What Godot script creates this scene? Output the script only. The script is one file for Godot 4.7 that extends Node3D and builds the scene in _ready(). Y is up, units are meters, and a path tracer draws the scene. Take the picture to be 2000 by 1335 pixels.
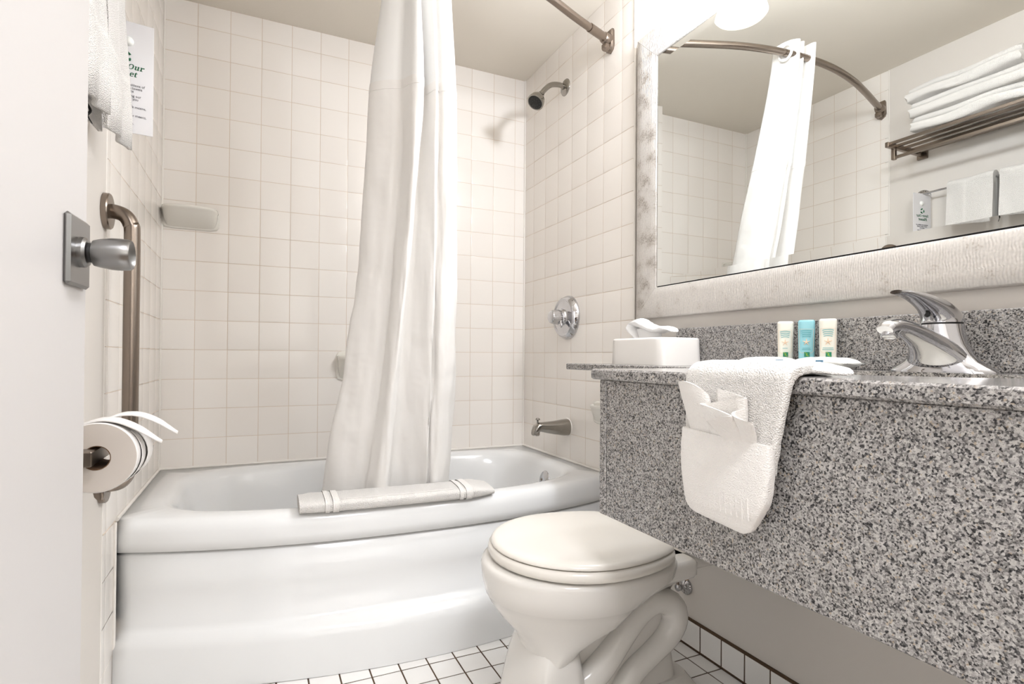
extends Node3D

const CAM := Vector3(0.3196, 0.8431, 2.3012)
const FOCAL := 1059.7
const EXPOSURE := 0.47
const RIGHT := 1.4772          # face of the tile on the right wall
const CEIL := 2.15
const TILE := 0.1095
const MIRROR_X := 1.462

var M := {}
var used := {}
var rng := RandomNumberGenerator.new()


# ---------------------------------------------------------------- geometry
class Geo:
	var v := PackedVector3Array()
	var g := PackedInt32Array()
	var uv := PackedVector2Array()
	var start := 0

	func tri(a: Vector3, b: Vector3, c: Vector3, s := 0) -> void:
		v.append(a); v.append(b); v.append(c)
		g.append(s)

	func quad(a: Vector3, b: Vector3, c: Vector3, d: Vector3, s := 0) -> void:
		tri(a, b, c, s)
		tri(a, c, d, s)

	# turn the triangles added since the last close so that their fronts face outward
	func close(flip_free := false) -> void:
		var o := Vector3.ZERO
		for i in range(start, v.size()):
			o += v[i]
		if v.size() > start:
			o /= float(v.size() - start)
		var vol := 0.0
		for i in range(start, v.size(), 3):
			vol += (v[i] - o).dot((v[i + 1] - o).cross(v[i + 2] - o))
		if vol > 0.0 and not flip_free:
			for i in range(start, v.size(), 3):
				var t := v[i + 1]
				v[i + 1] = v[i + 2]
				v[i + 2] = t
		start = v.size()

	func mesh() -> ArrayMesh:
		close()
		var st := SurfaceTool.new()
		st.begin(Mesh.PRIMITIVE_TRIANGLES)
		for i in range(0, v.size(), 3):
			var s := g[i / 3]
			st.set_smooth_group(0xFFFFFFFF if s < 0 else s)
			for k in 3:
				st.set_uv(Vector2(v[i + k].x + v[i + k].z, -v[i + k].y))
				st.add_vertex(v[i + k])
		st.generate_normals()
		st.index()
		return st.commit()


func box(o: Geo, c: Vector3, size: Vector3, b := 0.002, xf := Transform3D()) -> void:
	var h := size / 2.0
	b = minf(b, minf(h.x, minf(h.y, h.z)) * 0.95)
	var hs := [h.x, h.y, h.z]
	var P := func(s: Array, ax: int) -> Vector3:
		var p := [0.0, 0.0, 0.0]
		for k in 3:
			p[k] = s[k] * (hs[k] if k == ax else hs[k] - b)
		return xf * (c + Vector3(p[0], p[1], p[2]))
	for ax in 3:
		var u := (ax + 1) % 3
		var w := (ax + 2) % 3
		for s in [-1, 1]:
			var q := []
			for e in [[-1, -1], [1, -1], [1, 1], [-1, 1]]:
				var k := [0, 0, 0]
				k[ax] = s; k[u] = e[0]; k[w] = e[1]
				q.append(P.call(k, ax))
			if s > 0: o.quad(q[0], q[1], q[2], q[3], -1)
			else: o.quad(q[3], q[2], q[1], q[0], -1)
	if b > 0.00001:
		for ax in 3:
			var u := (ax + 1) % 3
			var w := (ax + 2) % 3
			for e in [[-1, -1], [1, -1], [1, 1], [-1, 1]]:
				var k0 := [0, 0, 0]
				var k1 := [0, 0, 0]
				k0[ax] = -1; k1[ax] = 1
				k0[u] = e[0]; k1[u] = e[0]; k0[w] = e[1]; k1[w] = e[1]
				var a: Vector3 = P.call(k0, u)
				var bb: Vector3 = P.call(k1, u)
				var cc: Vector3 = P.call(k1, w)
				var d: Vector3 = P.call(k0, w)
				if e[0] * e[1] > 0: o.quad(a, bb, cc, d, -1)
				else: o.quad(d, cc, bb, a, -1)
		for sx in [-1, 1]:
			for sy in [-1, 1]:
				for sz in [-1, 1]:
					var k := [sx, sy, sz]
					if sx * sy * sz > 0: o.tri(P.call(k, 0), P.call(k, 1), P.call(k, 2), -1)
					else: o.tri(P.call(k, 0), P.call(k, 2), P.call(k, 1), -1)
	o.close()


# rings of equal length; cap closes an end with a fan
func loft(o: Geo, rings: Array, closed := true, cap0 := true, cap1 := true, sg := 0, sharp := []) -> void:
	var n: int = rings[0].size()
	var s := sg
	for i in rings.size() - 1:
		if i in sharp:
			s += 1
		var a = rings[i]
		var b = rings[i + 1]
		for j in (n if closed else n - 1):
			var k := (j + 1) % n
			o.quad(a[j], a[k], b[k], b[j], s)
	if closed and cap0: fan(o, rings[0], true, sg + 20)
	if closed and cap1: fan(o, rings[rings.size() - 1], false, sg + 21)
	o.close(not closed)


# a thin folded sheet: each row is its front line followed by its back line reversed
func thin_sheet(o: Geo, rows: Array, sg := 0) -> void:
	loft(o, rows, true, false, false, sg)
	for e in [0, rows.size() - 1]:
		var r = rows[e]
		var n: int = r.size()
		for i in n / 2 - 1:
			o.quad(r[i], r[i + 1], r[n - 2 - i], r[n - 1 - i], sg + 9)
		o.close(true)


func fan(o: Geo, ring, rev: bool, s: int) -> void:
	var c := Vector3.ZERO
	for p in ring: c += p
	c /= float(ring.size())
	for j in ring.size():
		var k: int = (j + 1) % ring.size()
		if rev: o.tri(c, ring[k], ring[j], s)
		else: o.tri(c, ring[j], ring[k], s)


# profile of Vector2(radius, along) turned about the axis through c
func lathe(o: Geo, c: Vector3, axis: Vector3, prof: Array, n := 24, sharp := [], sg := 0, cap0 := true, cap1 := true) -> void:
	var f := frame(axis)
	var rings := []
	for p in prof:
		var r := PackedVector3Array()
		for j in n:
			var a := TAU * j / n
			r.append(c + axis.normalized() * p.y + (f[0] * cos(a) + f[1] * sin(a)) * p.x)
		rings.append(r)
	loft(o, rings, true, cap0, cap1, sg, sharp)


func frame(d: Vector3) -> Array:
	d = d.normalized()
	var up := Vector3.UP if absf(d.y) < 0.9 else Vector3.RIGHT
	var s := d.cross(up).normalized()
	return [s, s.cross(d).normalized()]


func smooth_path(pts: Array, sub := 6) -> Array:
	var out := []
	for i in pts.size() - 1:
		var p0 = pts[maxi(i - 1, 0)]
		var p3 = pts[mini(i + 2, pts.size() - 1)]
		for k in sub:
			out.append(pts[i].cubic_interpolate(pts[i + 1], p0, p3, float(k) / sub))
	out.append(pts[pts.size() - 1])
	return out


func tube(o: Geo, pts: Array, rad, n := 16, sg := 0) -> void:
	var rings := []
	var side := Vector3.ZERO
	for i in pts.size():
		var d: Vector3 = (pts[mini(i + 1, pts.size() - 1)] - pts[maxi(i - 1, 0)]).normalized()
		if side == Vector3.ZERO: side = frame(d)[0]
		side = (side - d * side.dot(d)).normalized()
		var up := d.cross(side)
		var r: float = rad[i] if rad is Array else rad
		var ring := PackedVector3Array()
		for j in n:
			var a := TAU * j / n
			ring.append(pts[i] + (side * cos(a) + up * sin(a)) * r)
		rings.append(ring)
	loft(o, rings, true, true, true, sg)


# superellipse rings: each frame is [centre, half width vector, half thickness vector]
func ribbon(o: Geo, frames: Array, n := 24, e := 2.6, noise := 0.0, sg := 0, cap0 := true, cap1 := true) -> void:
	var rings := []
	for fr in frames:
		var ring := PackedVector3Array()
		for j in n:
			var a := TAU * (j + 0.5) / n
			var x := signf(cos(a)) * pow(absf(cos(a)), 2.0 / e)
			var y := signf(sin(a)) * pow(absf(sin(a)), 2.0 / e)
			var p: Vector3 = fr[0] + fr[1] * x + fr[2] * y
			if noise > 0.0: p += fr[2].normalized() * rng.randf_range(-noise, noise) + fr[1].normalized() * rng.randf_range(-noise, noise)
			ring.append(p)
		rings.append(ring)
	loft(o, rings, true, cap0, cap1, sg)


# a thick sheet: centre line in 2D (u, w), laid out by base + u * U + w * W and swept along L
func strip(o: Geo, line: Array, th: float, base: Vector3, U: Vector3, W: Vector3, L: Vector3, steps := 6, wob := 0.0, bend = null) -> void:
	var poly := PackedVector2Array()
	var back := PackedVector2Array()
	for i in line.size():
		var d: Vector2 = (line[mini(i + 1, line.size() - 1)] - line[maxi(i - 1, 0)]).normalized()
		var nrm := Vector2(-d.y, d.x) * th / 2.0
		poly.append(line[i] + nrm)
		back.append(line[i] - nrm)
	back.reverse()
	poly.append_array(back)
	var rings := []
	for s in steps + 1:
		var t := float(s) / steps
		var ring := PackedVector3Array()
		for p in poly:
			var q := base + U * p.x + W * p.y + L * t
			if wob > 0.0:
				q += W * wob * sin(t * 9.0 + p.x * 60.0) + U * wob * sin(t * 7.0 + p.y * 90.0)
			if bend != null: q = bend.call(q, t)
			ring.append(q)
		rings.append(ring)
	loft(o, rings, true, false, false)
	var idx := Geometry2D.triangulate_polygon(poly)
	for e in [0, steps]:
		for i in range(0, idx.size(), 3):
			var r = rings[e]
			if e == 0: o.tri(r[idx[i]], r[idx[i + 1]], r[idx[i + 2]], 5)
			else: o.tri(r[idx[i]], r[idx[i + 2]], r[idx[i + 1]], 5)
		o.close(true)


# ---------------------------------------------------------------- naming
func numbered(called: String, parent: Node) -> String:
	var key := str(parent.get_instance_id()) + called
	var n: int = used.get(key, 0)
	used[key] = n + 1
	return called if n == 0 else "%s_%03d" % [called, n]


func put(o: Node3D, called: String, parent: Node) -> Node3D:
	o.name = numbered(called, parent)
	parent.add_child(o, true)
	return o


func obj(called: String, geo, m: Material, parent: Node = self) -> MeshInstance3D:
	var i := MeshInstance3D.new()
	i.mesh = geo.mesh() if geo is Geo else geo
	i.material_override = m
	put(i, called, parent)
	return i


func tag(o: Node, label: String, category: String, group := "") -> void:
	o.set_meta("label", label)
	o.set_meta("category", category)
	if group: o.set_meta("group", group)


func thing(called: String, label: String, category: String, at := Vector3.ZERO, group := "") -> Node3D:
	var o := Node3D.new()
	put(o, called, self)
	o.position = at
	tag(o, label, category, group)
	return o


func struct(called: String, geo, m: Material, label := "") -> MeshInstance3D:
	var o := obj(called, geo, m)
	o.set_meta("kind", "structure")
	if label: o.set_meta("label", label)
	return o


# ---------------------------------------------------------------- materials
func mat(called: String, c: Color, rough := 0.5, metal := 0.0, spec := 0.5) -> StandardMaterial3D:
	var m := StandardMaterial3D.new()
	m.resource_name = called
	m.albedo_color = c
	m.roughness = rough
	m.metallic = metal
	m.metallic_specular = spec
	m.cull_mode = BaseMaterial3D.CULL_DISABLED
	M[called] = m
	return m


func noise_tex(seed_: int, freq: float, size := 512, normal := false, bump := 4.0, oct := 3) -> NoiseTexture2D:
	var f := FastNoiseLite.new()
	f.seed = seed_
	f.frequency = freq
	f.fractal_octaves = oct
	var t := NoiseTexture2D.new()
	t.noise = f
	t.width = size
	t.height = size
	t.seamless = true
	t.as_normal_map = normal
	t.bump_strength = bump
	return t


func relief(m: StandardMaterial3D, t: Texture2D, amount: float, scale_: float) -> void:
	m.heightmap_enabled = true
	m.heightmap_texture = t
	m.heightmap_scale = amount
	m.uv1_triplanar = true
	m.uv1_world_triplanar = true
	m.uv1_scale = Vector3.ONE * scale_


func granite_texture() -> ImageTexture:
	# crystals of pale feldspar, grey quartz and black mica, a few of them rusty
	var n := 2048
	var cell := FastNoiseLite.new()
	cell.noise_type = FastNoiseLite.TYPE_CELLULAR
	cell.cellular_return_type = FastNoiseLite.RETURN_CELL_VALUE
	cell.cellular_jitter = 1.0
	cell.seed = 5
	cell.frequency = 0.182
	cell.fractal_type = FastNoiseLite.FRACTAL_NONE
	cell.domain_warp_enabled = true
	cell.domain_warp_amplitude = 10.0
	cell.domain_warp_frequency = 0.09
	var clump := FastNoiseLite.new()
	clump.seed = 8
	clump.frequency = 0.02
	clump.fractal_octaves = 3
	var fine := FastNoiseLite.new()
	fine.seed = 11
	fine.frequency = 0.10
	fine.fractal_octaves = 2
	var a := cell.get_image(n, n, false, false, false)
	var b := clump.get_image(n, n)
	var c := fine.get_image(n, n)
	a.convert(Image.FORMAT_L8); b.convert(Image.FORMAT_L8); c.convert(Image.FORMAT_L8)
	var da := a.get_data()
	var db := b.get_data()
	var dc := c.get_data()
	var table := []
	for k in 256:
		var h := (k * 37) & 255
		var t := Vector3(178, 174, 171)
		if h < 26: t = Vector3(50, 49, 50)
		elif h < 56: t = Vector3(92, 90, 89)
		elif h < 104: t = Vector3(128, 125, 123)
		elif h < 172: t = Vector3(160, 156, 153)
		elif h < 250: t = Vector3(183, 179, 175)
		else: t = Vector3(176, 163, 147)
		table.append(t)
	var out := PackedByteArray()
	out.resize(n * n * 3)
	for i in n * n:
		var t: Vector3 = table[da[i]]
		var f := int(dc[i]) - 128
		var d := f / 6 + (int(db[i]) - 128) / 7
		if f > 52: d -= 62
		out[i * 3] = clampi(int(t.x) + d, 14, 245)
		out[i * 3 + 1] = clampi(int(t.y) + d, 14, 245)
		out[i * 3 + 2] = clampi(int(t.z) + d, 14, 245)
	var img := Image.create_from_data(n, n, false, Image.FORMAT_RGB8, out)
	return ImageTexture.create_from_image(img)


func frame_texture(worn: float) -> ImageTexture:
	# silver leaf with brown-black worn patches
	var n := 512
	var f := FastNoiseLite.new()
	f.seed = 21
	f.frequency = 0.009
	f.fractal_octaves = 4
	var s := FastNoiseLite.new()
	s.seed = 22
	s.frequency = 0.09
	s.fractal_octaves = 3
	var out := PackedByteArray()
	out.resize(n * n * 3)
	var ia := f.get_seamless_image(n, n)
	var ib := s.get_seamless_image(n, n)
	for y in n:
		for x in n:
			var a := ia.get_pixel(x, y).r
			var b := ib.get_pixel(x, y).r
			var k := clampf((a * 0.60 + b * 0.40 - (1.0 - worn)) * 2.2, 0.0, 1.0) * (0.45 + 0.55 * b)
			var t := 0.90 + 0.10 * b
			var c := Color(0.88 * t, 0.86 * t, 0.835 * t).lerp(Color(0.33, 0.27, 0.21), k * 0.85)
			var i := (y * n + x) * 3
			out[i] = int(c.r * 255); out[i + 1] = int(c.g * 255); out[i + 2] = int(c.b * 255)
	return ImageTexture.create_from_image(Image.create_from_data(n, n, false, Image.FORMAT_RGB8, out))


func ribs_texture() -> ImageTexture:
	# fine irregular combed ridges running across the frame
	var n := 512
	var f := FastNoiseLite.new()
	f.seed = 31
	f.frequency = 0.02
	var img := Image.create(n, n, false, Image.FORMAT_L8)
	for y in n:
		for x in n:
			var w := f.get_noise_2d(x, y) * 5.0
			var h := 0.5 + 0.35 * sin((x + w) * TAU / 8.0) + 0.15 * f.get_noise_2d(x * 6, y * 3)
			img.set_pixel(x, y, Color(h, h, h))
	return ImageTexture.create_from_image(img)


func weave_texture() -> ImageTexture:
	var n := 256
	var img := Image.create(n, n, false, Image.FORMAT_L8)
	for y in n:
		for x in n:
			var h := 0.5 + 0.25 * sin(x * TAU / 8.0) + 0.25 * sin(y * TAU / 8.0)
			img.set_pixel(x, y, Color(h, h, h))
	return ImageTexture.create_from_image(img)


func materials() -> void:
	for k in 3:
		var m := mat("tile%d" % k, [Color(0.952, 0.929, 0.901), Color(0.948, 0.924, 0.896), Color(0.956, 0.934, 0.907)][k], 0.16)
	mat("grout", Color(0.86, 0.80, 0.735), 0.85)
	mat("caulk", Color(0.93, 0.91, 0.88), 0.45)
	mat("paint", Color(0.87, 0.845, 0.815), 0.6)
	mat("ceiling", Color(0.90, 0.87, 0.82), 0.85)
	mat("door_paint", Color(0.80, 0.785, 0.775), 0.4)
	mat("floor_tile", Color(0.945, 0.935, 0.92), 0.22)
	mat("floor_grout", Color(0.33, 0.25, 0.18), 0.9)
	mat("unseen_carpet", Color(0.36, 0.29, 0.23), 0.95)  # unseen floor, kept dark to hold down light under the vanity
	mat("added_dark_panel", Color(0.26, 0.18, 0.13), 0.5)  # for the added panels that soak up low bedroom light
	mat("tub", Color(0.915, 0.915, 0.91), 0.12)
	mat("ceramic", Color(0.91, 0.895, 0.86), 0.10)
	mat("toilet", Color(0.90, 0.885, 0.86), 0.12)
	mat("seat", Color(0.92, 0.90, 0.865), 0.22)
	mat("bone", Color(0.86, 0.79, 0.62), 0.4)
	mat("chrome", Color(0.78, 0.78, 0.79), 0.05, 1.0)
	mat("dull_chrome", Color(0.62, 0.605, 0.58), 0.14, 1.0)
	mat("nickel", Color(0.56, 0.515, 0.475), 0.27, 1.0)
	mat("brushed", Color(0.56, 0.555, 0.55), 0.30, 1.0)
	mat("dark", Color(0.10, 0.095, 0.09), 0.5)
	mat("black_gap", Color(0.05, 0.05, 0.055), 0.6)
	mat("mirror", Color(0.93, 0.94, 0.935), 0.0, 1.0)
	mat("box_white", Color(0.91, 0.895, 0.875), 0.35)
	mat("tissue", Color(0.95, 0.945, 0.94), 0.9)
	M.tissue.backlight_enabled = true
	M.tissue.backlight = Color(0.4, 0.4, 0.4)
	mat("paper", Color(0.93, 0.915, 0.90), 0.9)
	mat("paper_end_shaded", Color(0.80, 0.765, 0.73), 0.95)  # end face of the paper roll, its shade put into the colour
	mat("card_core", Color(0.42, 0.31, 0.22), 0.9)
	mat("wrapper", Color(0.93, 0.93, 0.91), 0.3)
	mat("bottle_white", Color(0.93, 0.92, 0.87), 0.3)
	mat("bottle_blue", Color(0.58, 0.80, 0.835), 0.25)
	mat("green", Color(0.05, 0.50, 0.36), 0.5)
	mat("lime", Color(0.66, 0.78, 0.20), 0.5)
	mat("teal_ink", Color(0.32, 0.66, 0.68), 0.6)
	mat("peach_ink", Color(0.93, 0.80, 0.68), 0.6)
	mat("green_ink", Color(0.02, 0.34, 0.20), 0.6)
	mat("grey_ink", Color(0.28, 0.27, 0.30), 0.7)
	mat("blue_ink", Color(0.45, 0.62, 0.74), 0.6)
	mat("card", Color(0.86, 0.85, 0.85), 0.25)
	mat("rust", Color(0.55, 0.40, 0.22), 0.9)
	var gr := granite_texture()
	for k in ["granite", "granite_top"]:
		var m := mat(k, Color(1, 1, 1), 0.10 if k == "granite_top" else 0.16)
		m.albedo_texture = gr
		m.uv1_triplanar = true
		m.uv1_world_triplanar = true
		m.uv1_scale = Vector3.ONE * 1.45
	var ribs := ribs_texture()
	for k in 2:
		var sf := mat(["silver_frame", "worn_frame"][k], Color(1, 1, 1), 0.45, 0.25)
		sf.albedo_texture = frame_texture([0.33, 0.53][k])
		sf.uv1_triplanar = true
		sf.uv1_world_triplanar = true
		sf.uv1_scale = Vector3.ONE * 3.0
		sf.heightmap_enabled = true
		sf.heightmap_texture = ribs
		sf.heightmap_scale = 0.11
	var terry := noise_tex(3, 0.22, 512, false, 1.0, 2)
	for k in ["terry", "terry_flat"]:
		var m := mat(k, Color(0.925, 0.91, 0.89), 0.95)
		relief(m, terry, 0.42 if k == "terry" else 0.12, 4.0)
		m.rim_enabled = true
		m.rim = 0.25
		m.rim_tint = 0.5
	var band := mat("terry_band", Color(0.92, 0.905, 0.885), 0.9)
	relief(band, weave_texture(), 0.10, 12.0)
	var cl := mat("curtain", Color(0.925, 0.912, 0.895), 0.85)
	relief(cl, noise_tex(9, 0.012, 512, false, 1.0, 3), 0.35, 1.6)
	cl.backlight_enabled = true
	cl.backlight = Color(0.16, 0.16, 0.155)
	var sh := mat("curtain_sheer", Color(0.93, 0.925, 0.915), 0.7)
	sh.backlight_enabled = true
	sh.backlight = Color(0.26, 0.26, 0.255)
	var gl := mat("lamp_glass", Color(1, 0.98, 0.95), 0.4)
	gl.emission_enabled = true
	gl.emission = Color(1.0, 0.965, 0.91)
	gl.emission_energy_multiplier = 1.6
	var win := mat("unseen_glow", Color(1, 1, 1), 0.6)  # glow of the unseen window and ceiling lamp
	win.emission_enabled = true
	win.emission = Color(0.93, 0.97, 1.0)
	win.emission_energy_multiplier = 1.0


# ---------------------------------------------------------------- start
func _ready() -> void:
	rng.seed = 77
	# camera
	var cam := Camera3D.new()
	cam.name = "camera"
	cam.projection = Camera3D.PROJECTION_FRUSTUM
	cam.near = 0.05
	cam.far = 60.0
	cam.size = 2.0 * cam.near * 667.5 / FOCAL
	cam.frustum_offset = Vector2(23.2, 17.98) / FOCAL * cam.near
	cam.transform = Transform3D(Basis.from_euler(Vector3(0.0085, -0.4223, 0.0069)), CAM)
	add_child(cam)
	cam.current = true
	# surroundings: the rooms are closed, daylight and lamps are built below
	var we := WorldEnvironment.new()
	we.name = "environment"
	var env := Environment.new()
	env.background_mode = Environment.BG_COLOR
	env.background_color = Color(0.5, 0.55, 0.6)
	env.tonemap_mode = Environment.TONE_MAPPER_LINEAR
	env.tonemap_exposure = EXPOSURE
	env.sdfgi_enabled = true
	env.ssao_enabled = true
	env.ssil_enabled = true
	we.environment = env
	add_child(we)
	# unseen daylight, placed to brighten the room softly through the doorway behind the camera
	var al := AreaLight3D.new()
	al.name = "unseen_window_daylight"
	al.area_size = Vector2(0.8, 1.15)
	al.light_color = Color(0.93, 0.965, 1.0)
	al.light_energy = 54.0
	al.area_range = 12.0
	al.shadow_enabled = true
	al.position = Vector3(2.62, 1.60, 2.85)
	al.rotation.y = PI / 2.0                    # shines across the bedroom; its walls send the light on through the doorway
	add_child(al)
	# unseen ceiling lamp, placed outside the doorway to light tub, floor and lid; its glowing panel is built in shell()
	var hl := AreaLight3D.new()
	hl.name = "unseen_ceiling_light"
	hl.area_size = Vector2(0.5, 0.5)
	hl.light_color = Color(0.96, 0.97, 1.0)
	hl.light_energy = 5.8
	hl.area_range = 12.0
	hl.shadow_enabled = true
	hl.position = Vector3(0.50, 2.355, 2.85)
	hl.rotation.x = -PI / 2.0
	add_child(hl)
	materials()
	shell()
	tile_walls()
	floor_tiles()
	tub()
	vanity()
	mirror()
	toilet()
	curtain_and_rod()
	door()
	shower_fittings()
	faucet()
	counter_things()
	left_wall_things()
	vanity_lights()
	unseen_passage_lamp()


# ---------------------------------------------------------------- room shell
func shell() -> void:
	var g := Geo.new()
	box(g, Vector3(0.74, -0.0518, 1.1), Vector3(1.7, 0.1, 2.46), 0.0)
	struct("floor", g, M.floor_grout, "bathroom floor of small white square tiles with brown grout")
	g = Geo.new()
	box(g, Vector3(0.74, CEIL + 0.05, 1.1), Vector3(1.8, 0.1, 2.5), 0.0)
	struct("ceiling", g, M.ceiling, "low painted bathroom ceiling")
	# bodies of the walls; tiled parts carry a grout bed and the tiles as children
	g = Geo.new()
	box(g, Vector3(0.74, 1.05, -0.06), Vector3(1.8, 2.3, 0.1), 0.0)
	struct("wall_back", g, M.paint, "tiled wall behind the bathtub")
	g = Geo.new()
	box(g, Vector3(RIGHT + 0.057, 1.05, 1.13), Vector3(0.1, 2.3, 2.42), 0.0)
	struct("wall_right", g, M.paint, "wall with the shower fittings and, beyond the tile, the vanity mirror")
	g = Geo.new()
	box(g, Vector3(-0.056, 1.05, 1.13), Vector3(0.1, 2.3, 2.42), 0.0)
	var wl := struct("wall_left", g, M.paint, "wall with the grab bar, towel bar and shelf")
	g = Geo.new()
	box(g, Vector3(-0.0055, 1.07, 1.50), Vector3(0.010, 2.16, 1.425), 0.0)
	obj("plaster", g, M.paint, wl)
	g = Geo.new()
	box(g, Vector3(0.035, 1.05, 2.25), Vector3(0.09, 2.3, 0.1), 0.0)
	box(g, Vector3(1.22, 1.05, 2.25), Vector3(0.66, 2.3, 0.1), 0.0)
	box(g, Vector3(0.5, 2.12, 2.25), Vector3(0.9, 0.14, 0.1), 0.0)
	struct("wall_front", g, M.paint, "wall around the bathroom doorway")
	# unseen bedroom beyond the doorway, shaped to send bounced light in
	g = Geo.new()
	box(g, Vector3(0.6, -0.06, 3.6), Vector3(4.4, 0.1, 2.6), 0.0)
	struct("floor_bedroom", g, M.unseen_carpet)
	g = Geo.new()
	box(g, Vector3(0.6, 2.45, 3.6), Vector3(4.4, 0.1, 2.6), 0.0)
	struct("ceiling_bedroom", g, M.paint)
	g = Geo.new()
	for r in [[2.2, 2.43, 0, 2.5], [3.27, 4.9, 0, 2.5], [2.43, 3.27, 0, 1.00], [2.43, 3.27, 2.20, 2.5]]:
		box(g, Vector3(2.75, (r[2] + r[3]) / 2.0, (r[0] + r[1]) / 2.0), Vector3(0.1, r[3] - r[2], r[1] - r[0]), 0.0)
	struct("wall_bedroom_right", g, M.paint)
	g = Geo.new()
	box(g, Vector3(-1.55, 1.2, 3.55), Vector3(0.1, 2.6, 2.6), 0.0)
	struct("wall_bedroom_left", g, M.paint)
	g = Geo.new()
	box(g, Vector3(0.6, 1.2, 4.85), Vector3(4.4, 2.6, 0.1), 0.0)
	struct("wall_bedroom_far", g, M.paint)
	g = Geo.new()
	box(g, Vector3(-0.8, 1.2, 2.25), Vector3(1.58, 2.6, 0.1), 0.0)
	box(g, Vector3(2.17, 1.2, 2.25), Vector3(1.24, 2.6, 0.1), 0.0)
	box(g, Vector3(0.75, 2.32, 2.25), Vector3(1.7, 0.26, 0.1), 0.0)
	struct("wall_bedroom_near", g, M.paint)
	g = Geo.new()
	box(g, Vector3(-1.485, 0.40, 3.55), Vector3(0.03, 0.80, 2.5), 0.003)
	box(g, Vector3(0.6, 0.40, 4.785), Vector3(4.1, 0.80, 0.03), 0.003)
	struct("added_dark_trim_1", g, M.added_dark_panel, "added dark panels on the unseen bedroom walls, dimming light under the vanity")  # added out of view to darken the space under the vanity
	g = Geo.new()
	box(g, Vector3(2.73, 1.60, 2.85), Vector3(0.02, 1.22, 0.86), 0.0)
	var w := struct("unseen_window_1", g, M.unseen_glow, "unseen bedroom window placed to light the bathroom softly through the doorway")  # out of view; its bounced light brightens the bathroom
	g = Geo.new()
	for z in [2.44, 3.26]: box(g, Vector3(2.69, 1.60, z), Vector3(0.05, 1.22, 0.05), 0.004)
	for y in [1.00, 2.20]: box(g, Vector3(2.69, y, 2.85), Vector3(0.05, 0.05, 0.86), 0.004)
	obj("window_frame", g, M.door_paint, w)


func unseen_passage_lamp() -> void:  # unseen lamp, placed to light floor and tub from above
	var t := thing("unseen_ceiling_lamp", "unseen square ceiling lamp outside the bathroom door, lighting the floor and tub", "ceiling lamp", Vector3(0.50, 2.40, 2.85))
	var g := Geo.new()
	box(g, Vector3(0, -0.012, 0), Vector3(0.56, 0.024, 0.56), 0.004)
	obj("lamp_frame", g, M.brushed, t)
	g = Geo.new()
	box(g, Vector3(0, -0.030, 0), Vector3(0.50, 0.016, 0.50), 0.004)
	obj("diffuser", g, M.unseen_glow, t)


# one glazed tile: pillowed face at w = 0, body behind it
var tile_cache := {}
func tile_mesh(a: float, b: float, th := 0.006, edge := 0.0020, drop := 0.0004) -> ArrayMesh:
	var key := "%.4f_%.4f_%.4f" % [a, b, th]
	if tile_cache.has(key): return tile_cache[key]
	var g := Geo.new()
	var R := func(ins: float, w: float) -> PackedVector3Array:
		var x := a / 2.0 - ins
		var y := b / 2.0 - ins
		return PackedVector3Array([Vector3(-x, -y, w), Vector3(x, -y, w), Vector3(x, y, w), Vector3(-x, y, w)])
	loft(g, [R.call(0.0, -th), R.call(0.0, -drop), R.call(edge * 0.4, -drop * 0.3), R.call(edge, 0.0)], true, false, false, 0, [1])
	g.start = g.v.size()
	var q = R.call(edge, 0.0)
	g.quad(q[3], q[2], q[1], q[0], 1)
	g.start = g.v.size()
	tile_cache[key] = g.mesh()
	return tile_cache[key]


# place tiles between grid lines us x vs on a plane: origin + u*U + v*V, face normal N
func lay(parent: Node3D, origin: Vector3, U: Vector3, V: Vector3, us: Array, vs: Array, mats: Array, joint := 0.0021, skip = null, th := 0.006, edge := 0.0020, drop := 0.0004, tilt := 0.0009) -> void:
	var N := U.cross(V).normalized()
	for i in us.size() - 1:
		for j in vs.size() - 1:
			var a: float = absf(us[i + 1] - us[i]) - joint
			var b: float = absf(vs[j + 1] - vs[j]) - joint
			if a < 0.004 or b < 0.004: continue
			var cu: float = (us[i] + us[i + 1]) / 2.0
			var cv: float = (vs[j] + vs[j + 1]) / 2.0
			if skip != null and skip.call(cu, cv): continue
			var t := MeshInstance3D.new()
			t.mesh = tile_mesh(a, b, th, edge, drop)
			t.material_override = mats[rng.randi() % mats.size()]
			var bs := Basis(U, V, N)
			bs = bs * Basis.from_euler(Vector3(rng.randf_range(-tilt, tilt), rng.randf_range(-tilt, tilt), 0))
			t.transform = Transform3D(bs, origin + U * cu + V * cv + N * rng.randf_range(-0.0002, 0.0002))
			put(t, "tile", parent)


func grid_rows() -> Array:
	var vs := [CEIL]
	for r in 16: vs.append(2.0626 - TILE * r)
	vs.reverse()
	return vs


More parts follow.
